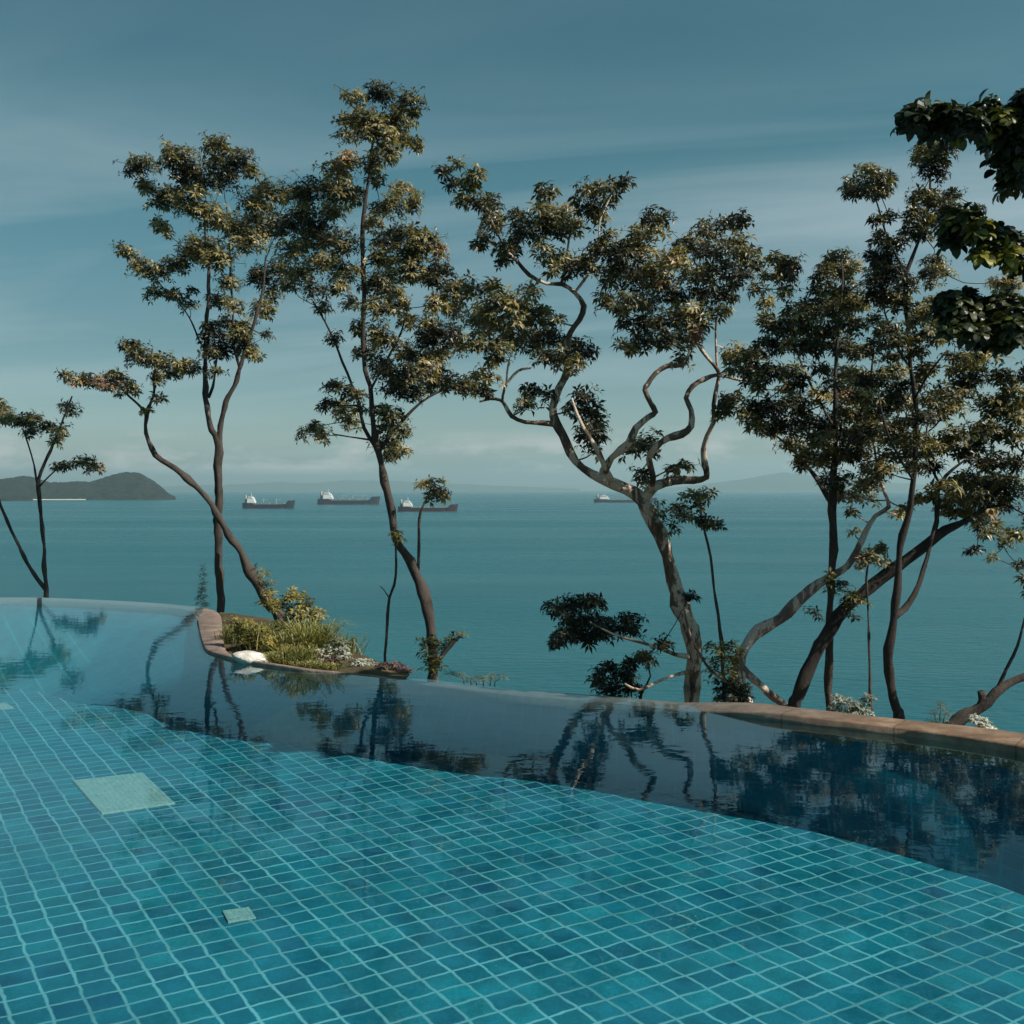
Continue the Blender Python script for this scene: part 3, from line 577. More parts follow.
def slab(name, quad, z, label, cat):
    P = [onz(x, y, z) for x, y in quad]; c = sum(P, Vector()) / 4
    m = MB(); lo = [Vector((p.x, p.y, -D - .01)) for p in P]; inn = [p + (c - p) * .03 + Vector((0, 0, .006)) for p in P]
    m.add(inn + P + lo, [(0, 1, 2, 3)] + [((i), 4 + i, 4 + (i + 1) % 4, (i + 1) % 4) for i in range(4)] + [(4 + i, 8 + i, 8 + (i + 1) % 4, 4 + (i + 1) % 4) for i in range(4)])
    o = m.build(name, STONE_IN); tag(o, label, cat); return o
slab('drain_cover', [(102, 814.5), (175.5, 803.5), (142.5, 772.5), (72, 780.5)], -D + .006, 'large pale square cover set into the pool floor at the left', 'drain cover')
slab('floor_plate', [(228, 923), (256, 918), (249, 907.5), (222, 911.5)], -D + .004, 'small pale square plate in the pool floor, nearer than the large one', 'floor plate')
slab('floor_plate', [(-8, 710), (14, 708), (6, 703), (-14, 705)], -D + .004, 'tiny pale plate in the pool floor at the left frame edge', 'floor plate')

# water
m, nt = mat("pool_water")
co = coords(nt, 'Object', (1, 1, 1))
w1 = noise_tex(nt, coords(nt, 'Object', (1, 1.7, 1)), 3.2, 3, .5, .3); w2 = noise_tex(nt, co, 14, 2, .5)
hgt = math_(nt, 'ADD', w1, math_(nt, 'MULTIPLY', w2, .12))
bp = N(nt, 'ShaderNodeBump'); bp.inputs['Strength'].default_value = 1; bp.inputs['Distance'].default_value = .0009
L(nt, hgt, bp.inputs['Height'])
fr = N(nt, 'ShaderNodeFresnel'); gm_ = N(nt, 'ShaderNodeNewGeometry'); L(nt, math_(nt, 'SUBTRACT', 1.35, math_(nt, 'MULTIPLY', gm_.outputs['Backfacing'], 1.35 - 1 / 1.35)), fr.inputs[0]); L(nt, bp.outputs[0], fr.inputs['Normal'])
tr_ = N(nt, 'ShaderNodeBsdfTransparent'); tr_.inputs[0].default_value = (.86, .97, .98, 1)
gl = N(nt, 'ShaderNodeBsdfGlossy'); gl.inputs['Roughness'].default_value = .015; gl.inputs[0].default_value = (.80, .96, 1, 1); L(nt, bp.outputs[0], gl.inputs['Normal'])
mx = N(nt, 'ShaderNodeMixShader'); L(nt, fr.outputs[0], mx.inputs[0]); L(nt, tr_.outputs[0], mx.inputs[1]); L(nt, gl.outputs[0], mx.inputs[2])
o_ = N(nt, 'ShaderNodeOutputMaterial'); L(nt, mx.outputs[0], o_.inputs[0])
WATER = m
WB = parse("-420,619 -300,604 -150,599 0,597.5 60,598.3 130,601.6 180,605.2 203,608 197,620 199,632 202,643 207,652 228,659 250,664 300,671 345,674 400,680 425,679 500,688 560,693.5 600,696.5 690,706 720,712.5 760,719 860,731 940,741 1024,755 1150,782 1350,830 1700,930")
wb = [onz(a, b) for a, b in WB]
wm = MB(); fill(wm, resample(wb, 3) + close_in)
o = wm.build('pool_water', WATER); o['kind'] = 'structure'

# ------------------------------------------------------------------ rim / coping, hillside, bed, deck
outer_px = parse("-420,618 -300,603 -150,598 0,596.5 60,597.2 130,600.5 180,604 205,607 222,611 270,618 320,633 370,658 410,672 440,677 500,686 560,691.5 600,694 700,703 760,710 800,715 860,722 940,731 1024,741 1150,764 1350,808 1700,905")
outer = [onz(a, b, .02) for a, b in outer_px]
outer_s = resample(outer)
# coping: match inner rim samples to the closest outer samples (monotonic); the planting bed lies between where they part
def arc_match(A, B):
    out = []; j = 0
    for i, p in enumerate(A):
        t = p.x
        while j < len(B) - 2 and B[j + 1].x < t: j += 1
        a, b = B[j], B[j + 1]
        f = 0 if abs(b.x - a.x) < 1e-6 else min(1, max(0, (t - a.x) / (b.x - a.x)))
        out.append(a + (b - a) * f)
    return out
m, nt = mat("coping_stone")
co = coords(nt)
n1 = noise_tex(nt, co, 1.3, 5); n2 = noise_tex(nt, co, 14, 5, .7)
brown = ramp(nt, [(.3, (.10, .06, .04)), (.5, (.20, .125, .08)), (.72, (.33, .23, .16))], noise_tex(nt, co, 3.5, 6, .7))
pale = ramp(nt, [(.3, (.07, .075, .075)), (.7, (.14, .13, .12))], n2)
sx = N(nt, 'ShaderNodeSeparateXYZ'); L(nt, co, sx.inputs[0])
f = math_(nt, 'ADD', math_(nt, 'MULTIPLY', sx.outputs[0], .55), math_(nt, 'MULTIPLY', n1, 1.2))
f = ramp(nt, [(.0, 0.0), (1.0, 1.0)], math_(nt, 'SUBTRACT', f, 1.25, True))
c = mixc(nt, f, pale, brown)
# joints between stones
wv = math_(nt, 'FRACT', math_(nt, 'MULTIPLY', math_(nt, 'SUBTRACT', sx.outputs[0], math_(nt, 'MULTIPLY', sx.outputs[1], .75)), .9))
jt = ramp(nt, [(.0, .45), (.025, 1.0)], wv)
c = mixc(nt, 1.0, c, jt, 'MULTIPLY')
principled(nt, c, .55, .4, n2, .4, .01); COPING = m
CURB = speckle('curb_stone', (.13, .09, .075), (.27, .20, .165), 5, .7, .3, .5, .02)
SOIL = speckle("hill_soil", (.05, .04, .025), (.11, .09, .05), 1.2, .95, .1, .6, .1)
# rim sections: inner edge points and outer edge points by image columns
rin = parse("-420,622 -300,606 -150,600 0,599 60,600 130,604 175,607 192,611")
sec = []
def band(inner, outerp, ztop_fn, name, mt=None):
    a = resample([onz(x, y, 0) for x, y in inner]); b = resample([onz(x, y, 0) for x, y in outerp])
    rows = []
    def ev(P, n):
        L_ = [0]
        for i in range(1, len(P)): L_.append(L_[-1] + (P[i] - P[i - 1]).length)
        out = []; j = 0
        for k in range(n):
            t = L_[-1] * k / (n - 1)
            while j < len(P) - 2 and L_[j + 1] < t: j += 1
            f = (t - L_[j]) / max(1e-9, L_[j + 1] - L_[j]); out.append(P[j] + (P[j + 1] - P[j]) * f)
        return out
    n = 90; A = ev(a, n); B = ev(b, n)
    r = []
    for k, z, t in ((0, -.12, 0), (1, None, 0.0), (2, None, 0.06), (3, None, .5), (4, None, .96), (5, None, 1.0), (6, -.6, 1.0), (7, -1.2, 1.03)):
        row = []
        for i in range(n):
            p = A[i] + (B[i] - A[i]) * t
            zt = ztop_fn(i / (n - 1), p)
            if z is not None: zz = z
            elif k in (1, 5): zz = zt - .012
            else: zz = zt + .004 * noise.noise(p * 3)
            row.append(Vector((p.x, p.y, zz)))
        r.append(row)
    return ribbon(name, r, mt or COPING)
# left arc (flush with the water), bed curb, then the long right arc
band([(x, y) for x, y in parse("-420,622 -300,606 -150,600 0,599 60,600 130,604 175,607 192,611")],
     [(x, y) for x, y in parse("-420,618 -300,603 -150,598 0,596.5 60,597.2 130,600.5 180,604 207,607.5")], lambda t, p: -.012, 'pool_rim')
band(parse("192,611 197,620 199,632 202,643 207,652 228,659 250,664 300,671 345,674 400,680"),
     parse("207,607.5 219,612 222,625 223,640 227,654 238,659.7 262,664.4 303,669.8 350,673 402,677.6"), lambda t, p: -.012 + .045 * max(0, min(1, (t - .12) * 6)) * max(0, min(1, (1.0 - t) * 5)), 'pool_rim', CURB)
band(parse("400,680 510,693 600,700 700,711 760,719 860,731 940,741 1024,755 1150,782 1350,830 1700,930"),
     parse("402,677.6 500,687 600,694 700,703 760,710 860,722 940,731 1024,741 1150,764 1350,808 1700,905"), lambda t, p: -.012 + .075 * max(0, min(1, (p.x - 1.5) / .6)), 'pool_rim')
# hillside falling to the sea
SEA = -25.0
rows = []
for k, (off, z) in enumerate([(-.18, -.1), (0, -.16), (.35, -.38), (1.2, -1.1), (4, -3.0), (9, -5.6), (16, -10), (28, -17), (45, -27), (60, -34)]):
    row = []
    for i, p in enumerate(outer_s):
        a = outer_s[max(i - 6, 0)]; b = outer_s[min(i + 6, len(outer_s) - 1)]
        t = (b - a).normalized(); nrm = Vector((-t.y, t.x, 0))
        if nrm.y < 0: nrm = -nrm
        q = p + nrm * off
        nz = 0 if k < 3 else noise.noise(q * .25) * (.1 + off * .02)
        row.append(Vector((q.x, q.y, z + nz)))
    rows.append(row)
ribbon('hillside', rows, SOIL)
# planting bed mound
bed_in = resample([onz(x, y, .03) for x, y in parse("220,612 223,625 224,640 232,651 262,660 303,666 350,670 405,675")])
bed_out = [onz(x, y, -.02) for x, y in parse("220,611 250,615 270,618 300,627 320,633 345,646 370,658 410,673")]
bed_out = resample(bed_out, 7)
n = min(len(bed_in), len(bed_out))
A = [bed_in[int(i * (len(bed_in) - 1) / (n - 1))] for i in range(n)]; B = [bed_out[int(i * (len(bed_out) - 1) / (n - 1))] for i in range(n)]
rows = []
for t in (0, .15, .35, .6, .85, 1.0):
    rows.append([Vector(((a + (b - a) * t).x, (a + (b - a) * t).y, -.03 + .045 * math.sin(math.pi * min(1, t * 1.0)) * math.sin(math.pi * min(1, max(0, (i + 3) / (n + 5)))) + .02 * noise.noise(a * 3 + Vector((t * 3, 0, 0))))) for i, (a, b) in enumerate(zip(A, B))])
ribbon('garden_soil', rows, SOIL)
# deck behind the pool, under the camera
DECK = speckle("deck_stone", (.22, .19, .16), (.34, .30, .26), 2.0, .7, .3)
dm = MB(); dm.box((0, -2.2, .05), (40, 7.4, .3)); o = dm.build('pool_deck', DECK); o['kind'] = 'structure'

# ------------------------------------------------------------------ sea
m, nt = mat("sea_water")
co = coords(nt)
n1 = noise_tex(nt, coords(nt, 'Object', (.006, .012, 1)), 1.0, 4, .6)
n3 = noise_tex(nt, coords(nt, 'Object', (.0011, .0075, 1)), 1.0, 4, .65, .5)
c = ramp(nt, [(.3, (.003, .075, .100)), (.7, (.006, .100, .120))], n1)
c = mixc(nt, ramp(nt, [(.55, 0.0), (.8, .4)], n3), c, (.016, .13, .15))
wv = math_(nt, 'ADD', noise_tex(nt, coords(nt, 'Object', (.22, .5, 1)), 1, 5, .62), math_(nt, 'MULTIPLY', noise_tex(nt, coords(nt, 'Object', (.02, .06, 1)), 1, 3), .8))
p = principled(nt, c, ramp(nt, [(.3, .32), (.7, .22)], n3), .36, wv, 1, .75)
p.inputs['IOR'].default_value = 1.33
SEA_M = m
sm = MB()
RS = 17000
rings = [0, 60, 200, 600, 2000, 6000, 12000, RS]; seg = 96
vs = [Vector((0, 0, SEA))]; fs = []
for r in rings[1:]:
    for k in range(seg): vs.append(Vector((r * math.cos(2 * math.pi * k / seg), r * math.sin(2 * math.pi * k / seg), SEA)))
for k in range(seg): fs.append((0, 1 + k, 1 + (k + 1) % seg))
for j in range(len(rings) - 2):
    for k in range(seg):
        a = 1 + j * seg; b = a + seg; k2 = (k + 1) % seg
        fs.append((a + k, b + k, b + k2, a + k2))
sm.add(vs, fs); o = sm.build('sea', SEA_M); o['kind'] = 'structure'

# ------------------------------------------------------------------ island and far hills
def seaY(py): return (H - SEA) * F / (py - HOR)
FOREST = speckle("island_forest", (.012, .022, .018), (.05, .058, .042), .06, .95, .1, 1, 14)
FAR = speckle("far_hill_forest", (.03, .05, .035), (.06, .08, .05), .004, .95, .1)
def ridge(name, prof, Y, depth, m_, namp, kind='structure', label=None, cat=None):
    """prof: (px, py top) silhouette; hill with real depth and rounded back"""
    n = 420; ps = parse(prof); rows = []
    xs = [ps[0][0] + (ps[-1][0] - ps[0][0]) * i / (n - 1) for i in range(n)]
    def h(x):
        for a, b in zip(ps, ps[1:]):
            if a[0] <= x <= b[0]:
                t = (x - a[0]) / (b[0] - a[0]); return a[1] + (b[1] - a[1]) * t
        return ps[-1][1]
    vs = []; fs = []; md = 44
    for j in range(md + 1):
        v = j / md; yy = Y + (v - .5) * depth
        for x in xs:
            top = at(x, h(x), Y).z - SEA
            e = max(0, math.sin(math.pi * v)) ** .62
            X = (x - 512) / F * Y * (yy / Y)
            nz = (noise.fractal(Vector((X, yy, 0)) / (namp * 9), .8, 2.1, 5) * namp * .6 + noise.noise(Vector((X, yy, 3)) / (namp * .9)) * namp * .22) * e
            z = SEA - 2 + (top + 2) * e + (nz if top > namp * .4 else nz * .2)
            vs.append(Vector((X, yy, z)))
    for j in range(md):
        for i in range(n - 1): fs.append((j * n + i, j * n + i + 1, (j + 1) * n + i + 1, (j + 1) * n + i))
    mb = MB(); mb.add(vs, fs); o = mb.build(name, m_, None, True); o['kind'] = kind
    return o
ridge('island', "-120,496 -90,488 -50,483 -10,482 10,478.5 22,477 34,478.5 50,482 70,482.5 90,481.5 106,477.5 120,474.5 138,474.5 146,477 153,481 160,486 166,491 170,494 176,498", 2900, 420, FOREST, 12)
ridge('islet', "-40,497 -15,492 4,492 14,495.5 20,497 26,495 33,498.5", 2500, 90, FOREST, 2)
SAND = speckle("beach_sand", (.5, .46, .38), (.62, .58, .5), .05, .9, .1)
bm_ = MB(); y0 = 2690
pa = [at(28, 498.6, y0), at(60, 498.6, y0), at(84, 498.8, y0)]
bv = []
for i in range(13):
    x = (28 + 58 * i / 12 - 512) / F * y0; w = 16 * math.sin(math.pi * (i + .6) / 13.2) + 3
    bv += [Vector((x, y0 - w, SEA - .3)), Vector((x, y0, SEA + 1.6)), Vector((x, y0 + 40, SEA + 4.5))]
bf = []
for i in range(12): bf += [(i * 3, i * 3 + 3, i * 3 + 4, i * 3 + 1), (i * 3 + 1, i * 3 + 4, i * 3 + 5, i * 3 + 2)]
bm_.add(bv, bf); o = bm_.build('beach', SAND); o['kind'] = 'structure'
ridge('far_hills', "120,489 170,486.5 210,485 250,484 280,482 310,483.5 345,480.5 400,481 430,483.5 460,484 500,486 540,487.5 580,489", 15200, 2000, FAR, 14)
ridge('far_hills', "660,489 700,485 740,480 770,474.5 785,473 805,475 830,479 870,482 930,485 990,486 1060,484 1120,487 1160,489", 13500, 2000, FAR, 20)

# ------------------------------------------------------------------ ships
def paint(name, c, rough=.5):
    m, nt = mat(name); n = noise_tex(nt, coords(nt, 'Object', (.3, .3, 1)), .6, 5, .7)
    cc = mixc(nt, 1.0, c, ramp(nt, [(.3, .7), (.65, 1.1)], n), 'MULTIPLY'); principled(nt, cc, rough, .4); return m
WHITE = paint("white_paint", (.78, .76, .74)); NAVY = paint("navy_hull", (.025, .03, .05)); MAROON = paint("maroon_hull", (.045, .022, .032))
RUST = paint("red_boot", (.07, .022, .025)); DECKG = paint("deck_grey", (.16, .2, .2)); FUN = paint("funnel_paint", (.30, .25, .22)); GLASS = paint("dark_glass", (.02, .03, .04), .15); BEIGE = paint("crane_beige", (.4, .38, .34))
def ship(px0, px1, pyw, label, hull_m, kind=0, heightpx=8.0):
    Y = seaY(pyw); k = Y / F; Lx = (px1 - px0) * k; X0 = (px0 - 512) * k
    root = empty('cargo_ship', (X0, Y, SEA)); tag(root, label, 'ship', 'ships anchored in the bay')
    hb = heightpx * k * .42          # freeboard
    W = Lx * .16; m = MB(); n = 26
    P = lambda x, y, z: Vector((X0 + x, Y + y, SEA + z))
    prof = []
    vs = []; fs = []
    for i in range(n + 1):
        t = i / n; x = Lx * t
        sheer = hb * (1 + (.75 if t > .88 else 0) + (.35 if t < .2 else 0) + .35 * max(0, t - .75) * 4 * .6)
        bw = W / 2 * min(1, (1 - t) * 5.0 + .02) ** .6 * min(1, .72 + t * 3)
        wl = bw * (.62 if t > .8 else .94)
        ov = Lx * .02 * max(0, (t - .85) / .15)
        vs += [P(x, 0, -2.5), P(x, -wl, -1), P(x, -wl, hb * .22), P(x + ov, -bw, sheer), P(x + ov, bw, sheer), P(x, wl, hb * .22), P(x, wl, -1)]
    mi = []
    for i in range(n):
        a = i * 7; b = a + 7
        for q in range(7):
            q2 = (q + 1) % 7
            m.add([vs[a + q], vs[b + q], vs[b + q2], vs[a + q2]], [(0, 1, 2, 3)], 1 if q in (0, 1, 5, 6) else (2 if q == 3 else 0))
    m.add(vs[:7], [(0, 1, 2, 3, 4, 5, 6)], 0); m.add(vs[-7:], [(6, 5, 4, 3, 2, 1, 0)], 0)
    m.build('hull', [hull_m, RUST, DECKG], root)
    u = heightpx * k
    s = MB(); cx = Lx * .17
    for lv, (w_, d_, h_) in enumerate(((.15, .8, .40), (.135, .74, .34), (.12, .68, .32), (.085, .74, .22))):
        z0 = hb * 1.3 + u * sum((.40, .34, .32, .22)[:lv]) * .5
        s.box(P(cx - lv * Lx * .006, 0, z0 + u * h_ * .25), (Lx * w_, W * d_, u * h_ * .5))
    ztop = hb * 1.3 + u * 1.28 * .5
    sup = s.build('superstructure', WHITE, root)
    g = MB(); g.box(P(cx - Lx * .018, -W * .375, hb * 1.3 + u * 1.06 * .5 + u * .05), (Lx * .075, .12, u * .06)); g.build('bridge_window', GLASS, sup)
    fn_ = MB(); fn_.tube([P(Lx * .055, 0, hb * 1.2), P(Lx * .055, 0, hb * 1.2 + u * .85)], [W * .13, W * .11], 12); fn_.build('funnel', FUN, root, True)
    mm = MB(); mm.tube([P(cx, 0, ztop), P(cx, 0, ztop + u * .42)], [.35, .15], 6); mm.box(P(cx, 0, ztop + u * .25), (.4, W * .25, .3)); mm.build('mast', WHITE, root)
    mm = MB(); mm.tube([P(Lx * .94, 0, hb * 1.7), P(Lx * .94, 0, hb * 1.7 + u * .45)], [.35, .15], 6); mm.build('mast', BEIGE, root)
    h = MB()
    for j in range(4):
        x = Lx * (.32 + j * .145); h.box(P(x, 0, hb * 1.0 + u * .09), (Lx * .11, W * .62, u * .18), taper=.94)
    h.build('hatch_covers', DECKG, root)
    if kind:
        for j in range(kind):
            x = Lx * (.4 + j * .5 / max(1, kind)); c_ = MB()
            c_.tube([P(x, 0, hb), P(x, 0, hb + u * .55)], [.55, .45], 8); c_.tube([P(x, 0, hb + u * .5), P(x + Lx * .1, 0, hb + u * .42)], [.3, .2], 6)
            c_.build('deck_crane', BEIGE, root)
    return root
ship(243, 294, 508.5, 'dark hulled cargo ship with white stern house, leftmost of the anchored ships', NAVY, 2, 10)
ship(318, 379, 504.5, 'long cargo ship between the leftmost ship and the curving trunk, pale deck gear', NAVY, 3, 10)
ship(398, 457, 511.5, 'maroon hulled ship just right of the curving trunk, half behind it', MAROON, 0, 9)
ship(594, 656, 502.5, 'distant low dark ship partly hidden behind the gnarled tree fork', NAVY, 0, 6)

# ------------------------------------------------------------------ plants of the bed and the edge
def plant(name, label, cat, px, py, Z, clusters, leafm, leafpx, tint=.5, wr=.3, count=8, dens=1.0, droop=.2, stems=6, bark=BARK, tv=.15, spread=6, fn=leaf, group=None):
    k = Z / F; b = at(px, py, Z)
    if Z < 16 and px < 410: b.z = max(b.z, -.03)
    root = empty(name, tuple(b)); tag(root, label, cat, group)
    mb = MB(); high = Z > 17
    for c in parse(clusters):
        cc = at(c[0], c[1], Z + random.uniform(-1, 1) * spread * k)
        nr = max(2, int(dens * c[2] * c[3] * .09 * (8 / leafpx) ** 2))
        st = MB()
        if not high: st.tube([b + (Vector((cc.x, cc.y, b.z)) - b) * .55, (b * .4 + cc * .6), cc], [.6 * k, .4 * k, .25 * k], 5); st.build('stem', bark, root, True)
        t0 = tint + random.gauss(0, tv)
        for _ in range(nr):
            while True:
                u = Vector((random.uniform(-1, 1), random.uniform(-1, 1), random.uniform(-1, 1)))
                if u.length < 1: break
            p = cc + Vector((u.x * c[2] * k, u.y * c[2] * k, u.z * c[3] * k))
            rosette(mb, p, Vector((u.x * .6, u.y * .6 - .1, .9)), leafpx * k * random.uniform(.7, 1.2), t0 + random.uniform(-.15, .15), count, 0, droop, wr, fn)
    mb.build('foliage', leafm, root)
    return root
def grass(label, px, py, Z, w, h, n, tintr=(.2, 1), lean=0):
    k = Z / F; b = at(px, py, Z); b.z = max(b.z, -.03); root = empty('ornamental_grass', tuple(b)); tag(root, label, 'grass clump', 'grass clumps in the planting bed')
    mb = MB()
    for _ in range(n):
        p = b + Vector((random.gauss(0, w * .25 * k), random.gauss(0, w * .2 * k), -.03))
        hh = h * k * random.uniform(.5, 1.15); a = random.uniform(0, 6.28); sp = random.uniform(.2, 1.3) * hh
        d = Vector((math.cos(a) * sp + lean * hh, math.sin(a) * sp, 0)); wd = random.uniform(.6, 1.2) * k
        s_ = Vector((-math.sin(a), math.cos(a), 0)) * wd * .5
        q1 = p + d * .35 + Vector((0, 0, hh * .6)); q2 = p + d * .75 + Vector((0, 0, hh * .95)); q3 = p + d * 1.15 + Vector((0, 0, hh * .88))
        mb.add([p - s_, p + s_, q1 + s_, q1 - s_, q2 + s_ * .7, q2 - s_ * .7, q3], [(0, 1, 2, 3), (3, 2, 4, 5), (5, 4, 6)], 0, random.uniform(*tintr))
    mb.build('blades', LEAF_GRASS, root); return root
random.seed(77)
grass('yellow green grass clump at the left end of the bed, beside the straight trunk', 236, 640, 13.6, 26, 17, 260, (.1, .8))
grass('grass clump behind the white rock, mid green', 258, 645, 13.0, 30, 20, 260, (.1, .9))
grass('straw coloured grass clump in front of the yellow bush', 282, 655, 12.7, 30, 22, 300, (.3, 1))
grass('tall loose grass clump at the right of the yellow bush', 312, 655, 12.4, 30, 36, 460, (.2, 1), .12)
grass('low pale grass tuft on the front curb of the bed, right of the rock', 275, 664, 12.0, 24, 14, 260, (.5, 1))
grass('short grass tuft along the curb below the yellow bush', 300, 664, 12.0, 34, 20, 380, (.2, .8))
grass('sparse olive grass at the right back of the bed, behind the white speckled shrub', 338, 656, 12.6, 34, 22, 380, (.1, .7))
grass('dense low grass in the middle of the bed at the foot of the yellow bush', 262, 634, 13.8, 50, 13, 300, (.1, .8))
plant('bush', 'bushy yellow topped shrub at the foot of the leaning tree', 'bush', 296, 634, 13.4, "291,596,9,6 275,607,9,7 285,603,9,7 297,598,10,7 318,615,9,8 307,603,8,7 300,612,14,8 290,620,13,8 310,620,12,7 318,628,9,6 302,630,12,8 284,632,9,7", LEAF_YELLOW, 7, tint=.45, tv=.28, dens=1.6, wr=.35)
for fx, fy in ((258, 662.0), (272, 664.6), (287, 666.8), (302, 668.6), (317, 670.0), (333, 671.2)):
    q = onz(fx, fy - 1.4, -.03)
    grass('low mixed grass fringe along the front curb of the planting bed', fx, fy, q.y, 16, random.uniform(8, 12), 170, (.15, 1))
plant('low_shrub', 'low yellow green leafy shrub behind the white rock', 'shrub', 250, 646, 12.9, "236,628,9,6 247,632,10,6 240,638,10,6 254,640,10,6 262,630,9,6 250,622,8,5 233,620,7,4", LEAF_YELLOW, 5.5, tint=.5, tv=.22, dens=1.3, wr=.4, bark=BARK_DARK)
plant('low_shrub', 'pale tipped leafy shrub in the front middle of the bed, below the yellow bush', 'shrub', 285, 660, 12.2, "273,650,9,6 285,647,10,6 296,652,10,7 283,658,9,5 305,648,9,6 312,656,8,5 268,642,8,5", LEAF_YELLOW, 5.5, tint=.62, tv=.22, dens=1.3, wr=.4, bark=BARK_DARK)
plant('low_shrub', 'olive leafy shrub at the right back of the bed beside the white speckled shrub', 'shrub', 325, 652, 12.6, "312,640,9,6 323,641,9,6 334,646,8,5 320,632,7,5", LEAF_YELLOW, 5.5, tint=.35, tv=.2, dens=1.3, wr=.4, bark=BARK_DARK)
plant('fern', 'orange brown fern tuft clinging to the base of the leaning trunk', 'fern', 262, 592, 33.4, "262,576,7,8 267,585,8,7 259,570,5,5 272,596,8,8 266,603,9,7 258,584,5,5", LEAF_YELLOW, 8, tint=.3, tv=.22, dens=1.3, spread=3)
plant('flowering_shrub', 'white speckled shrub at the right end of the planting bed', 'shrub', 338, 668, 12.1, "335,646,10,8 343,655,10,8 326,655,10,7 318,660,9,6 305,660,9,5 345,644,5,4", LEAF_PALE, 5.5, tint=.5, tv=.2, dens=1.3, wr=.45)
plant('red_leaved_plant', 'low dark red leaved plant in front of the white speckled shrub', 'plant', 328, 668, 11.9, "328,660,8,5 337,662,7,4 320,663,5,3", LEAF_RED, 6.5, tint=.4, dens=1.8, wr=.4)
plant('red_leaved_plant', 'low dark red leaved plant right of the white speckled shrub', 'plant', 352, 671, 11.8, "352,665,7,4 360,667,5,3", LEAF_RED, 6, tint=.4, dens=1.8, wr=.4)
plant('ground_cover_plant', 'brownish olive low plant covering the narrow right end of the bed behind the curb', 'plant', 352, 672, 11.62, "338,669,8,3 348,670,9,3 358,671,9,3 368,672,9,3 378,673,8,3 388,674,8,3", LEAF_YELLOW, 4.5, tint=.2, tv=.15, dens=2.6, wr=.4, bark=BARK_DARK)
plant('ground_cover_plant', 'creamy leaved low plant between the two ends of the bed curb', 'plant', 368, 672, 11.7, "358,662,7,5 366,663,8,5 374,666,8,4 383,669,7,4 362,668,7,3", LEAF_PALE, 5, tint=.45, dens=1.4, wr=.4)
plant('ground_cover_plant', 'reddish grey low plant left of the slender curving trunk', 'plant', 397, 676, 11.5, "386,668,9,5 397,669,10,5 408,671,8,4 392,663,6,4 402,673,8,3 378,671,8,3", LEAF_RED, 6, tint=.75, dens=1.5, wr=.4)
plant('fern', 'dark fern wrapped round the foot of the slender curving trunk, tuft pointing right', 'fern', 432, 680, 23, "431,640,8,7 426,650,8,8 434,658,9,8 428,667,8,7 438,666,7,6 445,644,6,4 454,638,6,4 461,634,4,3 437,647,8,6 421,640,4,4", LEAF_YELLOW, 7.5, tint=.15, tv=.25, dens=1.5, spread=5)
plant('fern', 'bright yellow fern growing on the bend of the slender curving trunk', 'fern', 396, 536, 23.6, "392,533,5,4 400,532,6,4 397,536,6,4", LEAF_YELLOW, 8, tint=.85, tv=.08, dens=1.6, spread=3, droop=.4)
plant('fern', 'yellow green fern hanging under the fork of the gnarled tree', 'fern', 660, 515, 19.9, "657,508,7,6 664,515,8,7 670,523,7,7 674,530,5,7 662,503,6,4", LEAF_YELLOW, 9, tint=.3, tv=.15, dens=1.4, spread=4, droop=.6)
plant('leafy_epiphyte', 'mottled leafy clump at the elbow of the pale leaning trunk', 'plant', 728, 668, 18.9, "716,647,9,8 724,655,11,11 733,662,9,9 716,668,9,8 727,672,9,7 740,652,7,6 733,646,8,5 706,660,4,4 712,681,5,4", LEAF_YELLOW, 7, tint=.2, tv=.28, dens=1.5, spread=5)
plant('dark_bush', 'dark dense bush covering the stump of the pale leaning trunk', 'bush', 732, 708, 18.8, "724,688,9,9 735,686,10,9 745,692,9,8 730,698,12,8 742,700,9,7 722,700,7,6", LEAF_DARK, 7, tint=.3, dens=2.2, spread=5, tv=.12)
plant('leafy_epiphyte', 'yellow green clump where the pale trunk crosses the dark leaning trunk', 'plant', 838, 592, 18.3, "829,577,7,7 838,582,10,8 846,590,9,8 832,590,8,8 852,598,9,7 845,604,9,6 862,604,6,5", LEAF_YELLOW, 7.5, tint=.22, tv=.25, dens=1.3, spread=5)
plant('leafy_epiphyte', 'dark drooping leaves below the dark leaning trunk', 'plant', 850, 606, 18.1, "815,610,5,5 821,615,4,4 852,612,6,5 858,618,5,4 806,608,3,4", LEAF_DARK, 7, tint=.4, dens=1.4, spread=4, droop=.8)
plant('flowering_shrub', 'grey white flowering shrub on the rim behind the thin straight trunk', 'shrub', 848, 722, 9.6, "838,700,8,5 848,704,10,6 858,708,8,5 836,709,8,5 866,712,6,4 868,700,6,5 850,713,12,4", LEAF_PALE, 5, tint=.4, tv=.2, dens=1.9, wr=.4)
plant('dry_twigs', 'dry twiggy grey plant on the rim right of the slender curving trunk', 'plant', 485, 686, 11.4, "470,679,7,3 482,678,7,4 494,677,7,4 502,678,5,3 448,673,6,3 460,674,6,3", LEAF_PALE, 5, tint=.05, tv=.05, dens=2.2, wr=.16)
plant('weed', 'thin purple grey weed on the rim between the forked trunk and the low trunk', 'plant', 938, 732, 8.7, "934,712,5,4 941,706,6,4 947,712,5,3 932,722,5,4 944,720,5,3", LEAF_PALE, 4.5, tint=.05, tv=.04, dens=1.8, wr=.18)
plant('white_flowering_plant', 'bright white flowered plant at the foot of the low crooked trunk', 'plant', 984, 737, 8.6, "976,719,6,4 983,724,8,5 990,729,7,4 994,733,5,3", LEAF_PALE, 5.5, tint=.9, dens=2.6, wr=.5)
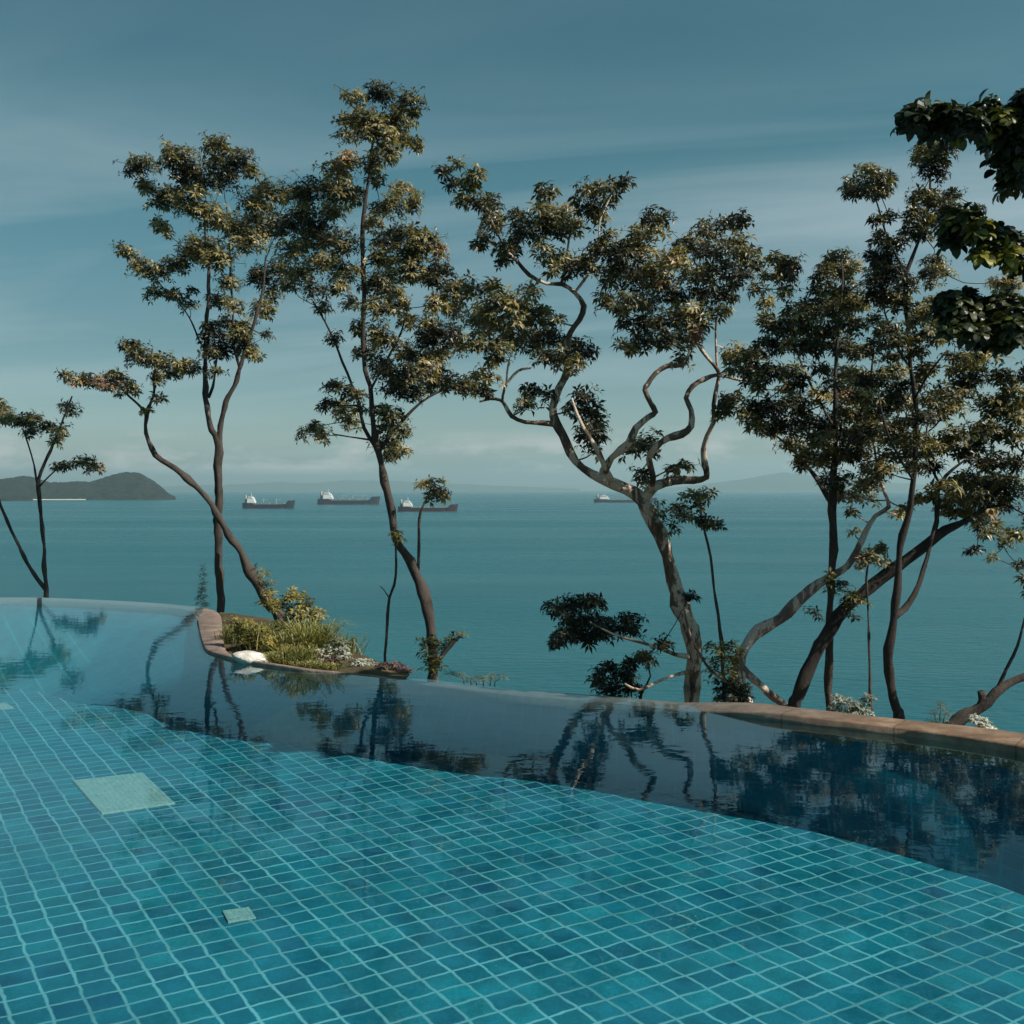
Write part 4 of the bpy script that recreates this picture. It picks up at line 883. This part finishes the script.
plant('small_conifer', 'small dark spiky conifer on the rim left of the straight trunk', 'conifer', 204, 610, 17.6, "203,604,6,3 203,597,5,3 202,590,4.5,3 203,583,3.2,3 203,576,2.4,3 203,569,1.5,3", LEAF_DARK, 4.5, tint=.2, dens=3.2, spread=1, wr=.2, tv=.05)
# white rock
ROCK = speckle("white_rock", (.42, .38, .34), (.74, .69, .64), 9, .85, .2, .5, .03)
import bmesh
bm = bmesh.new(); bmesh.ops.create_icosphere(bm, subdivisions=4, radius=1)
c = onz(251, 658, .045)
for v in bm.verts:
    p = v.co.copy(); q = Vector((p.x * .20, p.y * .15, p.z * .075))
    q *= 1 + .22 * noise.noise(p * 1.3) + .07 * noise.noise(p * 4) ; q.z -= .02 * p.x
    v.co = q
me = bpy.data.meshes.new('rock'); bm.to_mesh(me); bm.free(); me.materials.append(ROCK)
me.polygons.foreach_set('use_smooth', [True] * len(me.polygons))
o = bpy.data.objects.new('rock', me); col.objects.link(o); o.location = c; tag(o, 'flat white rock at the left front corner of the planting bed', 'rock')

# ------------------------------------------------------------------ haze
m, nt = mat("haze_air")
pv = N(nt, 'ShaderNodeVolumePrincipled'); pv.inputs['Color'].default_value = (.58, .86, .96, 1); pv.inputs['Density'].default_value = 1.0e-4; pv.inputs['Anisotropy'].default_value = 0.2
o_ = N(nt, 'ShaderNodeOutputMaterial'); L(nt, pv.outputs[0], o_.inputs['Volume'])
hb = MB(); hb.box((0, 0, 125), (2 * RS + 800, 2 * RS + 800, 330)); o = hb.build('haze', m); o['kind'] = 'stuff'
o.data.polygons.foreach_set('use_smooth', [False] * 6)

# ------------------------------------------------------------------ sky and sun
AZ, EL = R(113), R(43)
w = bpy.data.worlds.new("World"); scene.world = w; w.use_nodes = True; nt = w.node_tree; nt.nodes.clear()
sky = N(nt, 'ShaderNodeTexSky'); sky.sky_type = 'NISHITA'; sky.sun_disc = False
sky.sun_elevation = EL; sky.sun_rotation = AZ; sky.altitude = 30; sky.air_density = 1.0; sky.dust_density = 1.2; sky.ozone_density = 1.0
tc = N(nt, 'ShaderNodeTexCoord')
sp = N(nt, 'ShaderNodeSeparateXYZ'); L(nt, tc.outputs['Generated'], sp.inputs[0])
el = sp.outputs[2]
tint = ramp(nt, [(0, (1.15, 1.35, 1.42)), (.036, (1.08, 1.28, 1.32)), (.127, (.68, .96, .90)), (.27, (.50, .99, .86)), (.4, (.43, .92, .80)), (1, (.38, .85, .78))], el)
c = mixc(nt, 1.0, sky.outputs[0], tint, 'MULTIPLY')
# thin streaky high cloud: project direction on a plane
dz = math_(nt, 'ADD', el, .09)
u = math_(nt, 'DIVIDE', sp.outputs[0], dz); v = math_(nt, 'DIVIDE', sp.outputs[1], dz)
cb = N(nt, 'ShaderNodeCombineXYZ'); L(nt, math_(nt, 'MULTIPLY', u, .35), cb.inputs[0]); L(nt, math_(nt, 'ADD', v, math_(nt, 'MULTIPLY', u, .25)), cb.inputs[1])
ci = noise_tex(nt, cb.outputs[0], .9, 6, .55, .6)
cf = ramp(nt, [(.46, 0.0), (.72, 1.0)], ci)
band_ = ramp(nt, [(.0, .35), (.12, .8), (.28, .8), (.36, .3), (.6, .12)], el)
cf = math_(nt, 'MULTIPLY', math_(nt, 'MULTIPLY', cf, band_), .7)
c = mixc(nt, cf, c, (6.0, 7.6, 8.0))
bx = ramp(nt, [(.02, 0.0), (.3, 1.0)], sp.outputs[0]); be = ramp(nt, [(.14, 0.0), (.22, 1.0), (.245, .9), (.29, 0.0)], el)
bn = ramp(nt, [(.3, .35), (.7, 1.0)], noise_tex(nt, cb.outputs[0], 2.2, 5, .6, .8))
c = mixc(nt, math_(nt, 'MULTIPLY', math_(nt, 'MULTIPLY', bx, be), math_(nt, 'MULTIPLY', bn, .62)), c, (6.4, 7.7, 8.3))
# small low cumulus near the horizon
cb2 = N(nt, 'ShaderNodeCombineXYZ'); L(nt, math_(nt, 'MULTIPLY', sp.outputs[0], 9), cb2.inputs[0]); L(nt, math_(nt, 'MULTIPLY', el, 26), cb2.inputs[1]); L(nt, math_(nt, 'MULTIPLY', sp.outputs[1], 9), cb2.inputs[2])
cu = noise_tex(nt, cb2.outputs[0], 1.1, 5, .6)
cuf = ramp(nt, [(.46, 0.0), (.62, 1.0)], cu)
bel = ramp(nt, [(.012, 0.0), (.02, 1.0), (.035, .7), (.055, 0.0)], el)
c = mixc(nt, math_(nt, 'MULTIPLY', math_(nt, 'MULTIPLY', cuf, bel), .9), c, (12.5, 11.6, 11.0))
bg = N(nt, 'ShaderNodeBackground'); L(nt, c, bg.inputs[0]); bg.inputs[1].default_value = .054
wo = N(nt, 'ShaderNodeOutputWorld'); L(nt, bg.outputs[0], wo.inputs[0])
sd = bpy.data.lights.new('sun', 'SUN'); sd.energy = 4.8; sd.angle = R(.53); sd.color = (1, .93, .82)
so = bpy.data.objects.new('sun', sd); col.objects.link(so)
dv = Vector((math.sin(AZ) * math.cos(EL), math.cos(AZ) * math.cos(EL), math.sin(EL)))
so.rotation_euler = dv.to_track_quat('Z', 'Y').to_euler(); so.location = (30, -10, 40)

vs_ = scene.view_settings
vs_.view_transform = 'Standard'; vs_.look = 'None'; vs_.exposure = 0.4; vs_.gamma = 1
scene.render.engine = 'CYCLES'
cy = scene.cycles
cy.max_bounces = 8; cy.transparent_max_bounces = 12; cy.volume_bounces = 0; cy.diffuse_bounces = 3; cy.glossy_bounces = 3
cy.caustics_reflective = False; cy.caustics_refractive = False
cy.use_denoising = True
